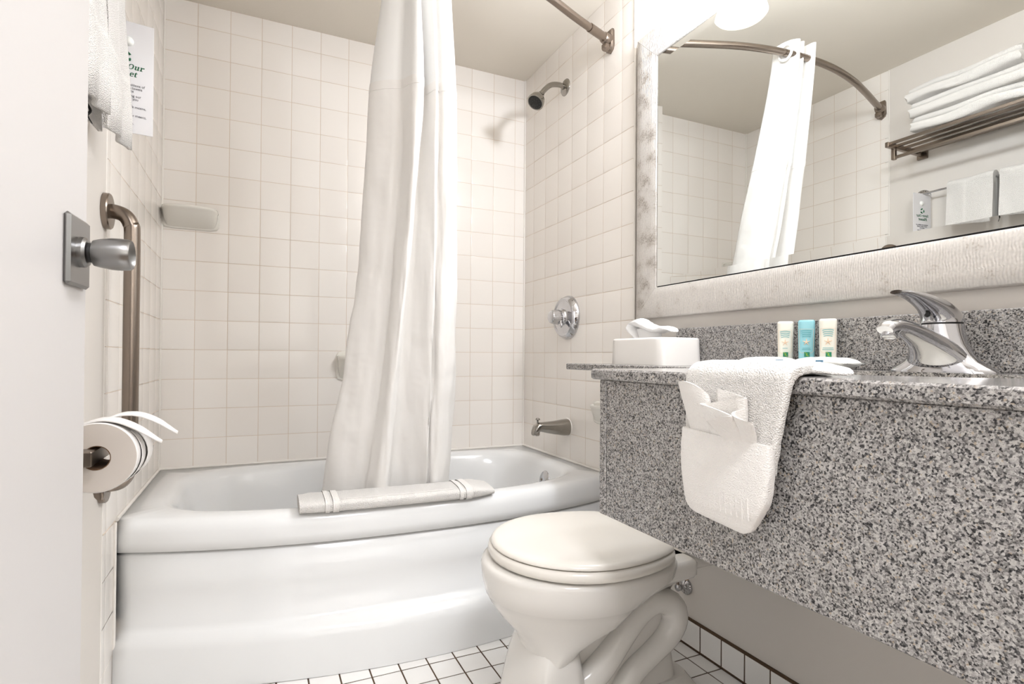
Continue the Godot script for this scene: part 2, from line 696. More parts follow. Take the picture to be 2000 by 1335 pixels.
func tile_walls() -> void:
	var mats := [M.tile0, M.tile1, M.tile2]
	var vs := grid_rows()
	vs[0] = 0.422
	# back wall
	var wb := get_node("wall_back")
	var g := Geo.new()
	box(g, Vector3(RIGHT / 2.0, 1.16, -0.0058), Vector3(RIGHT + 0.01, 1.98, 0.010), 0.0)
	obj("grout", g, M.grout, wb)
	var us := []
	for i in 14: us.append(TILE * i)
	us.append(RIGHT)
	lay(wb, Vector3.ZERO, Vector3.RIGHT, Vector3.UP, us, vs, mats)
	# right wall (faces -x): u runs along -z so that U x V = -x ; side columns
	var zs := [0.0]
	for j in range(-1, 6): zs.append(0.2021 + TILE * j)
	var wr := get_node("wall_right")
	g = Geo.new()
	box(g, Vector3(RIGHT + 0.0058, 1.16, 0.405), Vector3(0.010, 1.98, 0.81), 0.0)
	box(g, Vector3(RIGHT + 0.0058, 0.2, 0.72), Vector3(0.010, 0.42, 0.18), 0.0)
	obj("grout", g, M.grout, wr)
	var wl := get_node("wall_left")
	g = Geo.new()
	box(g, Vector3(-0.0058, 1.16, 0.385), Vector3(0.010, 1.98, 0.77), 0.0)
	box(g, Vector3(-0.0058, 0.2, 0.69), Vector3(0.010, 0.42, 0.16), 0.0)
	obj("grout", g, M.grout, wl)
	var zr := zs.duplicate()
	zr.append(0.818)
	var ur := []
	for z in zr: ur.append(z)
	lay(wr, Vector3(RIGHT, 0, 0), Vector3(0, 0, 1), Vector3.UP, ur, vs, mats)
	var zl := zs.duplicate()
	zl.append(0.785)
	var ul := []
	for z in zl: ul.append(-z)
	ul.reverse()
	lay(wl, Vector3.ZERO, Vector3(0, 0, -1), Vector3.UP, ul, vs, mats)
	# tile leg beside the tub front, down to the floor
	var low := [0.0]
	for r in range(18, 14, -1): low.append(2.0626 - TILE * r)
	lay(wr, Vector3(RIGHT, 0, 0), Vector3(0, 0, 1), Vector3.UP, [0.68, 0.7496, 0.818], low, mats)
	lay(wl, Vector3.ZERO, Vector3(0, 0, -1), Vector3.UP, [-0.785, -0.7496, -0.665], low, mats)
	# caulk beads in the corners and along the tub
	for e in [[Vector3(0.002, 0.42, 0.002), Vector3(0.002, CEIL, 0.002), wb, 0.0042], [Vector3(RIGHT - 0.002, 0.42, 0.002), Vector3(RIGHT - 0.002, CEIL, 0.002), wb, 0.0042],
			[Vector3(0, 0.4235, 0.003), Vector3(RIGHT, 0.4235, 0.003), wb, 0.0055], [Vector3(0.003, 0.4235, 0), Vector3(0.003, 0.4235, 0.655), wl, 0.0050],
			[Vector3(RIGHT - 0.003, 0.4235, 0), Vector3(RIGHT - 0.003, 0.4235, 0.69), wr, 0.0050], [Vector3(RIGHT + 0.001, 0.02, 0.8205), Vector3(RIGHT + 0.001, CEIL, 0.8205), wr, 0.0045],
			[Vector3(-0.001, 0.0, 0.7865), Vector3(-0.001, CEIL, 0.7865), wl, 0.0022], [Vector3(0.002, 0.0, 0.668), Vector3(0.002, 0.42, 0.668), wl, 0.004]]:
		g = Geo.new()
		tube(g, [e[0], e[1]], e[3], 10)
		obj("caulk_bead", g, M.caulk, e[2])


func floor_tiles() -> void:
	var fl := get_node("floor")
	var s := 0.0769
	var xs := []
	for k in range(-9, 9): xs.append(0.6817 + s * k)
	xs.insert(0, 0.0)
	var zs := []
	for k in range(-3, 7): zs.append(0.8637 + s * k)
	var front := func(u: float, _v: float) -> bool: return false
	# u = x, v = -z so that the face looks up
	var vs := []
	for z in zs: vs.append(-z)
	vs.reverse()
	var m := [M.floor_tile]
	var hide_a := func(u: float, v: float) -> bool: return -v < tub_base(u) - 0.06
	lay(fl, Vector3.ZERO, Vector3.RIGHT, Vector3(0, 0, -1), xs, vs, m, 0.0042, hide_a, 0.008, 0.002, 0.0007, 0.002)
	# sheet along the vanity wall, its joints shifted half a tile
	var xb := []
	for k in range(-1, 3): xb.append(1.4785 - 0.0485 - 0.0769 * (1 - k))
	xb = [1.276, 1.353, 1.4300, 1.4785]
	var zb := []
	for k in range(-4, 6): zb.append(1.0465 + s * k)
	vs = []
	for z in zb: vs.append(-z)
	vs.reverse()
	lay(fl, Vector3.ZERO, Vector3.RIGHT, Vector3(0, 0, -1), xb, vs, m, 0.0042, null, 0.008, 0.002, 0.0007, 0.002)
	# the rest of the floor, out of the picture
	var g := Geo.new()
	for i in 19:
		for k in range(6, 19):
			var z := 0.8637 + s * (k + 0.5)
			if z > 2.28: continue
			if i * s + 0.04 > 1.27 and z < 1.43: continue
			box(g, Vector3(0.0385 + i * s, -0.004, z), Vector3(s - 0.0042, 0.008, s - 0.0042), 0.0012)
	var rest := obj("floor_tiles", g, M.floor_tile, fl)
	rest.set_meta("kind", "stuff")
	# tile base under the vanity
	g = Geo.new()
	box(g, Vector3(RIGHT + 0.0065, 0.041, 1.52), Vector3(0.010, 0.083, 1.40), 0.0)
	var bb := struct("baseboard_right", g, M.floor_grout, "white tile base with dark grout under the vanity")
	var us := []
	for k in range(-3, 16): us.append(1.0465 + s * k)
	lay(bb, Vector3(RIGHT, 0, 0), Vector3(0, 0, 1), Vector3.UP, us, [0.003, 0.0775], m, 0.004, null, 0.006, 0.002, 0.0007, 0.002)


# ---------------------------------------------------------------- bathtub
func tub_base(x: float) -> float:
	var u := (x - 0.8) / 0.8
	return 0.675 + 0.160 * (1.0 - u * u)


func tub_lip(x: float) -> float:
	var u := absf(x - 0.74) / 0.74
	return 0.676 + 0.116 * (1.0 - pow(u, 2.4)) + 0.022 * (x - 0.74)


func tub() -> void:
	var x0 := 0.001
	var x1 := RIGHT - 0.001
	var n_long := 40
	var n_short := 16
	# outer loop parameters: front from left to right, right side, back, left side
	var ring := func(front, y: float, ins: float) -> PackedVector3Array:
		var r := PackedVector3Array()
		for i in n_long:
			var x := lerpf(x0, x1, float(i) / n_long)
			r.append(Vector3(x, y, front.call(x)))
		for i in n_short:
			r.append(Vector3(x1 - ins, y, lerpf(front.call(x1), 0.001, float(i) / n_short)))
		for i in n_long:
			r.append(Vector3(lerpf(x1, x0, float(i) / n_long), y, 0.001 + ins))
		for i in n_short:
			r.append(Vector3(x0 + ins, y, lerpf(0.001, front.call(x0), float(i) / n_short)))
		return r
	var base := func(x: float) -> float: return tub_base(x)
	var lip := func(x: float) -> float: return tub_lip(x)
	var rings := [ring.call(base, 0.001, 0.0)]
	rings.append(ring.call(func(x): return tub_base(x) - 0.002, 0.100, 0.0))
	rings.append(ring.call(func(x): return tub_base(x) - 0.010, 0.122, 0.0))
	rings.append(ring.call(func(x): return tub_base(x) * 0.55 + (tub_lip(x) - 0.012) * 0.45 - 0.008, 0.136, 0.0))
	rings.append(ring.call(func(x): return tub_lip(x) - 0.014, 0.150, 0.0))
	rings.append(ring.call(func(x): return tub_lip(x) - 0.012, 0.24, 0.0))
	rings.append(ring.call(func(x): return tub_lip(x) - 0.009, 0.331, 0.0))
	rings.append(ring.call(func(x): return tub_lip(x) - 0.018, 0.335, 0.0))
	rings.append(ring.call(func(x): return tub_lip(x) - 0.010, 0.338, 0.0))
	rings.append(ring.call(func(x): return tub_lip(x) - 0.001, 0.342, 0.0))
	rings.append(ring.call(func(x): return tub_lip(x) + 0.001, 0.365, 0.0))
	rings.append(ring.call(func(x): return tub_lip(x) - 0.001, 0.390, 0.0))
	rings.append(ring.call(func(x): return tub_lip(x) - 0.006, 0.406, 0.0))
	rings.append(ring.call(func(x): return tub_lip(x) - 0.016, 0.4165, 0.0))
	rings.append(ring.call(func(x): return tub_lip(x) - 0.030, 0.421, 0.0))
	# inner basin, matched to the outer loop by angle
	var outer: PackedVector3Array = rings[rings.size() - 1]
	var basin := func(ins: float, y: float, e: float) -> PackedVector3Array:
		var cx := 0.745
		var cz := 0.375
		var hx := 0.655 - ins * 1.25
		var hz := 0.322 - ins
		var r := PackedVector3Array()
		for p in outer:
			var a := atan2((p.z - cz) / 0.39, (p.x - cx) / 0.74)
			var k := pow(pow(absf(cos(a)), e) + pow(absf(sin(a)), e), -1.0 / e)
			var x := cx + hx * cos(a) * k
			var z := cz + hz * sin(a) * k
			if sin(a) > 0.0: z += (tub_lip(x) - 0.76) * sin(a) * 0.8
			r.append(Vector3(x, y, z))
		return r
	rings.append(basin.call(-0.012, 0.4225, 4.5))
	rings.append(basin.call(0.0, 0.420, 4.5))
	rings.append(basin.call(0.010, 0.412, 4.4))
	rings.append(basin.call(0.018, 0.396, 4.3))
	rings.append(basin.call(0.028, 0.34, 4.0))
	rings.append(basin.call(0.050, 0.20, 3.6))
	rings.append(basin.call(0.072, 0.11, 3.4))
	rings.append(basin.call(0.105, 0.075, 3.2))
	rings.append(basin.call(0.16, 0.062, 3.0))
	var t := thing("bathtub", "white enamel alcove bathtub with a bowed front and stepped apron", "bathtub", Vector3.ZERO)
	var g := Geo.new()
	loft(g, rings, true, false, true, 0, [7, 8])
	obj("tub_body", g, M.tub, t)
	# overflow plate with its two screws
	g = Geo.new()
	lathe(g, Vector3(1.372, 0.352, 0.405), Vector3(-1, 0.18, 0), [Vector2(0.036, -0.002), Vector2(0.036, 0.003), Vector2(0.033, 0.007), Vector2(0.0, 0.0085)], 28)
	var ov := obj("overflow_plate", g, M.chrome, t)
	for s in [-1, 1]:
		g = Geo.new()
		lathe(g, Vector3(1.364, 0.350, 0.405 + 0.018 * s), Vector3(-1, 0.18, 0), [Vector2(0.005, 0.0), Vector2(0.0045, 0.002), Vector2(0.0, 0.0028)], 12)
		obj("screw", g, M.nickel, ov)


# ---------------------------------------------------------------- vanity
func vanity() -> void:
	var t := thing("vanity_counter", "grey speckled granite vanity counter with a deep front apron and backsplash", "counter", Vector3.ZERO)
	var H := 0.82
	var xf := 0.905
	var zend := 2.195
	var g := Geo.new()
	# top: an L of polished stone with an oval cut out for the basin
	var cx := 1.215
	var cz := 1.765
	var n := 64
	var top := []
	var hole := []
	var lo := Vector2(xf, 1.425)
	var hi := Vector2(RIGHT + 0.004, zend)
	for j in n:
		var a := TAU * j / n
		var d := Vector2(cos(a), sin(a))
		hole.append(Vector2(cx + 0.135 * d.x, cz + 0.205 * d.y))
		var k := 1e9
		var c := Vector2(cx, cz)
		if d.x > 1e-6: k = minf(k, (hi.x - c.x) / d.x)
		if d.x < -1e-6: k = minf(k, (lo.x - c.x) / d.x)
		if d.y > 1e-6: k = minf(k, (hi.y - c.y) / d.y)
		if d.y < -1e-6: k = minf(k, (lo.y - c.y) / d.y)
		top.append(c + d * k)
	# snap the nearest directions to the four corners
	for cr in [lo, hi, Vector2(lo.x, hi.y), Vector2(hi.x, lo.y)]:
		var best := 0
		for j in n:
			if top[j].distance_to(cr) < top[best].distance_to(cr): best = j
		top[best] = cr
	var R := func(pts: Array, y: float, ins: float) -> PackedVector3Array:
		var r := PackedVector3Array()
		for p in pts:
			var q := Vector2(p)
			if ins != 0.0: q = q + (Vector2(clampf(q.x, lo.x + ins, hi.x - ins), clampf(q.y, lo.y + ins, hi.y - ins)) - q)
			r.append(Vector3(q.x, y, q.y))
		return r
	loft(g, [R.call(hole, H - 0.02, 0.0), R.call(top, H - 0.02, 0.003), R.call(top, H - 0.017, 0.0), R.call(top, H - 0.003, 0.0), R.call(top, H, 0.003), R.call(hole, H, 0.0), R.call(hole, H - 0.02, 0.0)], true, false, false, 0, [1, 2, 3, 4, 5])
	obj("counter_top", g, M.granite_top, t)
	g = Geo.new()
	box(g, Vector3((1.261 + RIGHT) / 2.0, H - 0.01, (0.742 + 1.428) / 2.0), Vector3(RIGHT - 1.261, 0.02, 1.428 - 0.742), 0.0025)
	obj("counter_extension", g, M.granite_top, t)
	g = Geo.new()
	box(g, Vector3(xf + 0.02, 0.6735, 1.8305), Vector3(0.02, 0.253, 0.740), 0.002)
	obj("front_apron", g, M.granite, t)
	g = Geo.new()
	box(g, Vector3(xf + 0.282, 0.6735, 1.449), Vector3(0.545, 0.253, 0.02), 0.002)
	obj("side_apron", g, M.granite, t)
	g = Geo.new()
	box(g, Vector3(RIGHT - 0.008, H + 0.054, 1.62), Vector3(0.02, 0.108, 1.155), 0.0015)
	obj("backsplash", g, M.granite, t)
	# basin under the cut-out
	g = Geo.new()
	var rings := []
	for p in [[1.07, 0.0], [1.0, 0.0], [0.97, -0.03], [0.88, -0.09], [0.6, -0.135], [0.12, -0.15]]:
		var r := PackedVector3Array()
		for j in n:
			var a := TAU * j / n
			r.append(Vector3(cx + 0.138 * p[0] * cos(a), H - 0.0205 + p[1], cz + 0.208 * p[0] * sin(a)))
		rings.append(r)
	loft(g, rings, true, false, true)
	var s := obj("sink", g, M.ceramic)
	tag(s, "white oval basin set under the granite counter below the faucet", "sink")
	g = Geo.new()
	lathe(g, Vector3(cx, H - 0.170, cz), Vector3.UP, [Vector2(0.022, 0.0), Vector2(0.022, 0.003), Vector2(0.014, 0.005), Vector2(0.0, 0.004)], 20)
	obj("drain", g, M.chrome, s)


func mirror() -> void:
	var z0 := 0.855
	var z1 := 2.16
	var y0 := 0.966
	var y1 := 1.886
	var w := 0.094
	var t := thing("mirror", "large wall mirror in a wide worn silver-leaf frame above the vanity", "mirror", Vector3.ZERO)
	# mitred frame members: profile across the width, x towards the room
	var prof := [Vector2(0.0, 1.4815), Vector2(0.0, 1.462), Vector2(0.004, 1.4575), Vector2(0.03, 1.4565), Vector2(0.07, 1.4570), Vector2(0.088, 1.4585), Vector2(0.091, 1.4600), Vector2(w, 1.4600), Vector2(w, 1.4815)]
	var corners := [Vector2(z0, y0), Vector2(z1, y0), Vector2(z1, y1), Vector2(z0, y1)]
	var ins := [Vector2(1, 1), Vector2(-1, 1), Vector2(-1, -1), Vector2(1, -1)]
	for k in 4:
		var g := Geo.new()
		var rings := []
		for e in [k, (k + 1) % 4]:
			var r := PackedVector3Array()
			for p in prof:
				var c: Vector2 = corners[e] + ins[e] * p.x
				# a hair of gap in the mitre
				var gap := 0.0004
				if k % 2 == 0: c.x += gap * ins[e].x
				else: c.y += gap * ins[e].y
				r.append(Vector3(p.y, c.y, c.x))
			rings.append(r)
		loft(g, rings, true, true, true, 0)
		obj("frame_rail" if k % 2 == 0 else "frame_stile", g, M.worn_frame if k == 3 else M.silver_frame, t)
	# dark gap, then the bevelled glass
	var g := Geo.new()
	var a := w - 0.001
	box(g, Vector3(1.4725, (y0 + y1) / 2.0, (z0 + z1) / 2.0), Vector3(0.010, y1 - y0 - a * 2.0, z1 - z0 - a * 2.0), 0.0)
	obj("backing", g, M.black_gap, t)
	g = Geo.new()
	var b := w + 0.004
	var bev := 0.022
	var R := func(i: float, x: float) -> PackedVector3Array:
		return PackedVector3Array([Vector3(x, y0 + i, z0 + i), Vector3(x, y0 + i, z1 - i), Vector3(x, y1 - i, z1 - i), Vector3(x, y1 - i, z0 + i)])
	var rs := [R.call(b, 1.467), R.call(b, MIRROR_X + 0.0011), R.call(b + bev, MIRROR_X)]
	loft(g, rs, true, false, false, 0, [1])
	var q = rs[2]
	g.quad(q[0], q[1], q[2], q[3], -1)
	g.start = g.v.size()
	# flat faces: no smoothing across the bevel
	for i in g.g.size(): g.g[i] = -1
	obj("mirror_glass", g, M.mirror, t)


# ---------------------------------------------------------------- toilet
const TZ := 1.240

func egg(xf: float, xb: float, w: float, y: float, n := 48, xc := 0.985, back := 0.26, sq := 2.0) -> PackedVector3Array:
	# front half ellipse about xc, back ellipse cut flat at xb
	var r := PackedVector3Array()
	for j in n:
		var a := TAU * j / n
		var c := cos(a)
		var s := sin(a)
		var x := xc + (xc - xf) * signf(c) * pow(absf(c), 2.0 / sq) if c < 0.0 else xc + back * c
		var z := w * signf(s) * pow(absf(s), 2.0 / sq)
		if x > xb: x = xb
		r.append(Vector3(x, y, TZ + z))
	return r


func toilet() -> void:
	var t := thing("toilet", "bone white toilet with its lid down beside the bathtub", "toilet", Vector3.ZERO)
	var g := Geo.new()
	# bowl
	var bw := []
	for p in [[0.868, 0.960, 0.076, 0.170], [0.862, 0.975, 0.090, 0.205], [0.850, 0.995, 0.104, 0.232], [0.830, 1.025, 0.122, 0.258], [0.806, 1.060, 0.142, 0.285], [0.787, 1.100, 0.160, 0.312], [0.779, 1.130, 0.169, 0.3285], [0.7765, 1.140, 0.172, 0.331], [0.7705, 1.165, 0.179, 0.36], [0.768, 1.18, 0.184, 0.384], [0.771, 1.18, 0.1835, 0.394], [0.782, 1.18, 0.175, 0.398], [0.83, 1.15, 0.13, 0.399]]:
		bw.append(egg(p[0], p[1], p[2], p[3], 48, minf(0.985, p[1] - 0.075), 0.26 if p[3] > 0.35 else maxf(p[1] - 0.985, 0.075)))
	loft(g, bw, true, false, true)
	# rear deck that carries the tank
	var deck := func(y: float, i: float, xa: float, xbk := 1.240) -> PackedVector3Array:
		var r := PackedVector3Array()
		var pts := []
		var hw := 0.128 - i
		for e in [[1, 1], [1, -1], [-1, -1], [-1, 1]]:
			for k in 6:
				var a := PI / 2.0 * k / 5.0
				var rad := 0.02
				var bx: float = xbk - i if e[0] > 0 else xa + i
				var px: float = bx - e[0] * rad
				var pz: float = e[1] * (hw - rad)
				var ang := a if e[0] * e[1] < 0 else PI / 2.0 - a
				pts.append(Vector3(px + e[0] * rad * cos(ang), y, TZ + pz + e[1] * rad * sin(ang)))
		for p in pts: r.append(p)
		return r
	loft(g, [deck.call(0.300, 0.060, 1.02), deck.call(0.330, 0.030, 1.04), deck.call(0.347, 0.004, 1.06), deck.call(0.353, 0.0, 1.06), deck.call(0.378, 0.0, 1.06), deck.call(0.384, 0.003, 1.06), deck.call(0.386, 0.008, 1.06)], true, true, true)
	loft(g, [deck.call(0.325, 0.085, 1.10, 1.46), deck.call(0.350, 0.055, 1.10, 1.45), deck.call(0.386, 0.050, 1.10, 1.45)], true, true, true)
	# pedestal front column
	var col := func(y: float, xf: float, xb: float, w: float) -> PackedVector3Array:
		var r := PackedVector3Array()
		for j in 40:
			var a := TAU * j / 40
			var e := 4.5
			var k := pow(pow(absf(cos(a)), e) + pow(absf(sin(a)), e), -1.0 / e)
			r.append(Vector3((xf + xb) / 2.0 + (xb - xf) / 2.0 * cos(a) * k, y, TZ + w * sin(a) * k))
		return r
	loft(g, [col.call(0.0, 0.818, 1.00, 0.112), col.call(0.03, 0.822, 0.99, 0.110), col.call(0.12, 0.838, 0.975, 0.100), col.call(0.18, 0.852, 0.965, 0.092), col.call(0.225, 0.868, 0.96, 0.080), col.call(0.25, 0.90, 0.95, 0.06)], true, true, true)
	# narrow web behind it and the foot on the floor
	loft(g, [col.call(0.0, 0.93, 1.27, 0.046), col.call(0.18, 0.93, 1.24, 0.046), col.call(0.33, 0.95, 1.22, 0.052)], true, true, true)
	loft(g, [col.call(0.0, 0.90, 1.335, 0.112), col.call(0.022, 0.90, 1.33, 0.110), col.call(0.045, 0.92, 1.31, 0.088), col.call(0.075, 0.93, 1.29, 0.050)], true, true, true)
	# exposed trapway, bulging on both sides
	for s in [-1, 1]:
		var z: float = TZ + 0.056 * s
		var path := []
		for p in [[0.965, 0.130], [1.000, 0.146], [1.035, 0.174], [1.078, 0.215], [1.125, 0.256], [1.172, 0.276], [1.215, 0.262], [1.228, 0.226], [1.205, 0.188], [1.155, 0.156], [1.105, 0.126], [1.075, 0.085]]:
			path.append(Vector3(p[0], p[1], z))
		path = smooth_path(path, 4)
		var rad := []
		for i in path.size(): rad.append(0.0285 + 0.003 * sin(i * 0.3))
		tube(g, path, rad, 18)
		# stub that joins the trap to the outlet at the wall side
		tube(g, smooth_path([Vector3(1.17, 0.275, TZ), Vector3(1.21, 0.30, TZ), Vector3(1.235, 0.34, TZ)], 4), 0.045, 16)
	obj("toilet_bowl", g, M.toilet, t)
	# seat ring
	g = Geo.new()
	loft(g, [egg(0.795, 1.155, 0.184, 0.4012), egg(0.789, 1.158, 0.190, 0.404), egg(0.787, 1.158, 0.192, 0.412), egg(0.789, 1.158, 0.190, 0.421), egg(0.796, 1.155, 0.183, 0.4238)], true, true, true, 0)
	obj("seat", g, M.seat, t)
	# lid, gently domed
	g = Geo.new()
	var rim := egg(0.794, 1.158, 0.186, 0.0)
	var ld := []
	for p in [[0.975, 0.4252], [1.0, 0.4268], [0.998, 0.4300], [0.980, 0.4343], [0.945, 0.4372], [0.86, 0.4390], [0.70, 0.4402], [0.45, 0.4410], [0.15, 0.4414]]:
		var r := PackedVector3Array()
		for q in rim: r.append(Vector3(0.99 + (q.x - 0.99) * p[0], p[1], TZ + (q.z - TZ) * p[0]))
		ld.append(r)
	loft(g, ld, true, true, true, 0)
	obj("lid", g, M.seat, t)
	for s in [-1, 1]:
		g = Geo.new()
		box(g, Vector3(1.172, 0.404, TZ + 0.075 * s), Vector3(0.034, 0.030, 0.05), 0.006)
		obj("hinge", g, M.seat, t)
	# tank, hidden behind the granite apron
	g = Geo.new()
	var tk := func(y: float, i: float) -> PackedVector3Array:
		var r := PackedVector3Array()
		for j in 40:
			var a := TAU * j / 40
			var e := 7.0
			var k := pow(pow(absf(cos(a)), e) + pow(absf(sin(a)), e), -1.0 / e)
			r.append(Vector3(1.368 + (0.092 - i) * cos(a) * k, y, TZ + (0.185 - i) * sin(a) * k))
		return r
	loft(g, [tk.call(0.388, 0.02), tk.call(0.41, 0.006), tk.call(0.70, 0.0), tk.call(0.705, 0.0)], true, true, true)
	obj("tank", g, M.toilet, t)
	g = Geo.new()
	loft(g, [tk.call(0.707, -0.004), tk.call(0.709, -0.008), tk.call(0.735, -0.008), tk.call(0.742, 0.0)], true, true, true, 0)
	obj("tank_lid", g, M.toilet, t)
	g = Geo.new()
	lathe(g, Vector3(1.23, 0.346, 1.33), Vector3.DOWN, [Vector2(0.013, 0.0), Vector2(0.013, 0.004), Vector2(0.007, 0.005), Vector2(0.007, 0.016), Vector2(0.004, 0.018)], 12)
	obj("tank_bolt", g, M.rust, t)
	g = Geo.new()
	lathe(g, Vector3(1.115, 0.022, 1.33), Vector3.UP, [Vector2(0.016, 0.0), Vector2(0.0155, 0.012), Vector2(0.012, 0.026), Vector2(0.006, 0.032), Vector2(0.0, 0.033)], 16)
	obj("bolt_cap", g, M.bone, t)
	# supply stop on the wall
	var v := thing("supply_valve", "small chrome water supply stop on the wall behind the toilet", "valve", Vector3(RIGHT + 0.004, 0.168, 1.062))
	g = Geo.new()
	lathe(g, Vector3.ZERO, Vector3(-1, 0, 0), [Vector2(0.025, -0.006), Vector2(0.025, 0.0), Vector2(0.020, 0.006), Vector2(0.0075, 0.009), Vector2(0.007, 0.022), Vector2(0.010, 0.023), Vector2(0.010, 0.032), Vector2(0.0, 0.033)], 20)
	obj("escutcheon", g, M.chrome, v)
	g = Geo.new()
	tube(g, smooth_path([Vector3(-0.028, 0.0, 0.0), Vector3(-0.032, 0.08, -0.01), Vector3(-0.05, 0.16, 0.0), Vector3(-0.055, 0.225, 0.005)], 5), 0.0045, 8)
	obj("supply_line", g, M.nickel, v)


# ---------------------------------------------------------------- curtain and rod
func curtain_and_rod() -> void:
	var rod := thing("shower_rod", "curved brushed nickel shower curtain rod between the tile walls", "curtain rod", Vector3.ZERO)
	var y := 1.98
	var path := smooth_path([Vector3(0.022, y, 0.762), Vector3(0.109, y, 0.789), Vector3(0.241, y, 0.831), Vector3(0.39, y, 0.872), Vector3(0.55, y, 0.900), Vector3(0.70, y, 0.905), Vector3(0.85, y, 0.892), Vector3(0.995, y, 0.861), Vector3(1.15, y, 0.805), Vector3(1.28, y, 0.752), Vector3(1.38, y, 0.715), Vector3(1.452, y, 0.690)], 5)
	var g := Geo.new()
	tube(g, path, 0.0128, 20)
	obj("rod", g, M.nickel, rod)
	g = Geo.new()
	tube(g, [Vector3(1.36, y, 0.7225), Vector3(1.452, y, 0.690)], 0.0150, 20)
	obj("rod_sleeve", g, M.nickel, rod)
	for s in [0, 1]:
		var x := 0.0 if s == 0 else RIGHT
		var nx := 1.0 if s == 0 else -1.0
		var z := 0.755 if s == 0 else 0.684
		var br := obj("wall_bracket", Geo.new(), M.nickel, rod)
		g = Geo.new()
		# shield plate with a rounded top and pointed foot
		var sh := func(w: float, sc: float) -> PackedVector3Array:
			var r := PackedVector3Array()
			for p in [[-0.020, 0.030], [-0.017, 0.038], [0.017, 0.038], [0.020, 0.030], [0.022, -0.022], [0.017, -0.036], [0.0, -0.046], [-0.017, -0.036], [-0.022, -0.022]]:
				r.append(Vector3(x + nx * w, y + p[1] * sc, z + p[0] * sc))
			return r
		loft(g, [sh.call(0.0, 1.0), sh.call(0.008, 1.0), sh.call(0.014, 0.86)], true, true, true, 0, [1])
		# yoke that holds the rod end
		lathe(g, Vector3(x + nx * 0.008, y, z), Vector3(nx, 0, 0.34), [Vector2(0.022, 0.0), Vector2(0.021, 0.012), Vector2(0.018, 0.034), Vector2(0.0155, 0.036)], 20)
		box(g, Vector3(x + nx * 0.022, y - 0.026, z), Vector3(0.028, 0.026, 0.026), 0.006)
		br.mesh = g.mesh()
	# curtain: rows of folds measured from the photograph
	var ys := [2.03, 1.90, 1.59, 1.40, 0.96, 0.40]
	var zb := [0.905, 0.895, 0.865, 0.835, 0.760, 0.655]
	var xs := [
		[0.630, 0.675, 0.705, 0.735, 0.760, 0.800],
		[0.632, 0.676, 0.706, 0.736, 0.760, 0.806],
		[0.602, 0.673, 0.730, 0.757, 0.778, 0.838],
		[0.600, 0.681, 0.725, 0.767, 0.792, 0.856],
		[0.578, 0.664, 0.708, 0.784, 0.807, 0.885],
		[0.510, 0.620, 0.686, 0.799, 0.813, 0.898]]
	# section through the folds: [column, share towards the next, depth]
	var sec := [[0, 0.12, -0.115], [0, -0.04, -0.085], [0, 0.25, -0.052], [0, 0.65, -0.030], [0, 0.96, -0.022], [1, 0.10, -0.006], [1, 0.35, 0.026], [1, 0.65, 0.036], [1, 0.92, 0.020], [1, 1.0, -0.010], [2, 0.12, -0.034], [2, 0.40, -0.034], [2, 0.72, -0.010], [3, 0.0, 0.014], [3, 0.30, 0.016], [3, 0.62, 0.006], [3, 0.92, 0.016], [4, 0.18, 0.022], [4, 0.45, 0.014], [4, 0.75, -0.004], [4, 0.96, -0.036], [4, 1.0, -0.075], [4, 0.93, -0.105]]
	var section := func(yy: float) -> Array:
		var i := 0
		while i < ys.size() - 2 and yy < ys[i + 1]: i += 1
		var t := clampf((ys[i] - yy) / (ys[i] - ys[i + 1]), 0.0, 1.0)
		var cols := []
		for k in 6:
			var a: float = xs[maxi(i - 1, 0)][k]
			var d: float = xs[mini(i + 2, ys.size() - 1)][k]
			cols.append(cubic_interpolate(xs[i][k], xs[i + 1][k], a, d, t))
		var z := lerpf(zb[i], zb[i + 1], t)
		var spread := lerpf(0.72, 1.05, clampf((2.0 - yy) / 0.7, 0.0, 1.0))
		var pts := []
		for s in sec:
			var k: int = s[0]
			var nxt: float = cols[mini(k + 1, 5)]
			pts.append(Vector3(lerpf(cols[k], nxt, s[1]), yy, z + s[2] * spread))
		return smooth_path(pts, 4)
	var crumple := FastNoiseLite.new()
	crumple.seed = 4
	crumple.frequency = 3.2
	var cur := thing("shower_curtain", "off-white fabric shower curtain gathered in folds on the curved rod", "shower curtain", Vector3.ZERO)
	var sheet := func(ya: float, yb: float, steps: int, off: float, amp: float) -> Geo:
		var rows := []
		for i in steps + 1:
			var yy := lerpf(ya, yb, float(i) / steps)
			var pts: Array = section.call(yy)
			var front := PackedVector3Array()
			var back := PackedVector3Array()
			for j in pts.size():
				var d: Vector3 = (pts[mini(j + 1, pts.size() - 1)] - pts[maxi(j - 1, 0)]).normalized()
				var nrm := Vector3(-d.z, 0, d.x)
				var w := crumple.get_noise_3d(j * 0.05, yy * 0.9, 0.0) * amp * clampf((1.75 - yy) * 1.4, 0.15, 1.0)
				front.append(pts[j] + nrm * (off + w))
				back.append(pts[j] + nrm * (off + w - 0.0012))
			back.reverse()
			front.append_array(back)
			rows.append(front)
		var gg := Geo.new()
		thin_sheet(gg, rows)
		return gg
	obj("curtain_panel", sheet.call(1.585, 0.40, 56, 0.0, 0.010), M.curtain, cur)
	obj("sheer_panel", sheet.call(1.93, 1.580, 16, 0.0, 0.010), M.curtain_sheer, cur)
	obj("seam_band", sheet.call(1.592, 1.570, 2, 0.0011, 0.010), M.curtain, cur)
	obj("header_band", sheet.call(2.032, 1.915, 6, 0.0006, 0.010), M.curtain, cur)
	# reinforced ring in the outer header panel, around the rod
	g = Geo.new()
	var rr := []
	for i in 33:
		var a := TAU * i / 32
		rr.append(Vector3(0.815, y + 0.027 * sin(a), 0.896 + 0.027 * cos(a)))
	tube(g, rr, 0.005, 8)
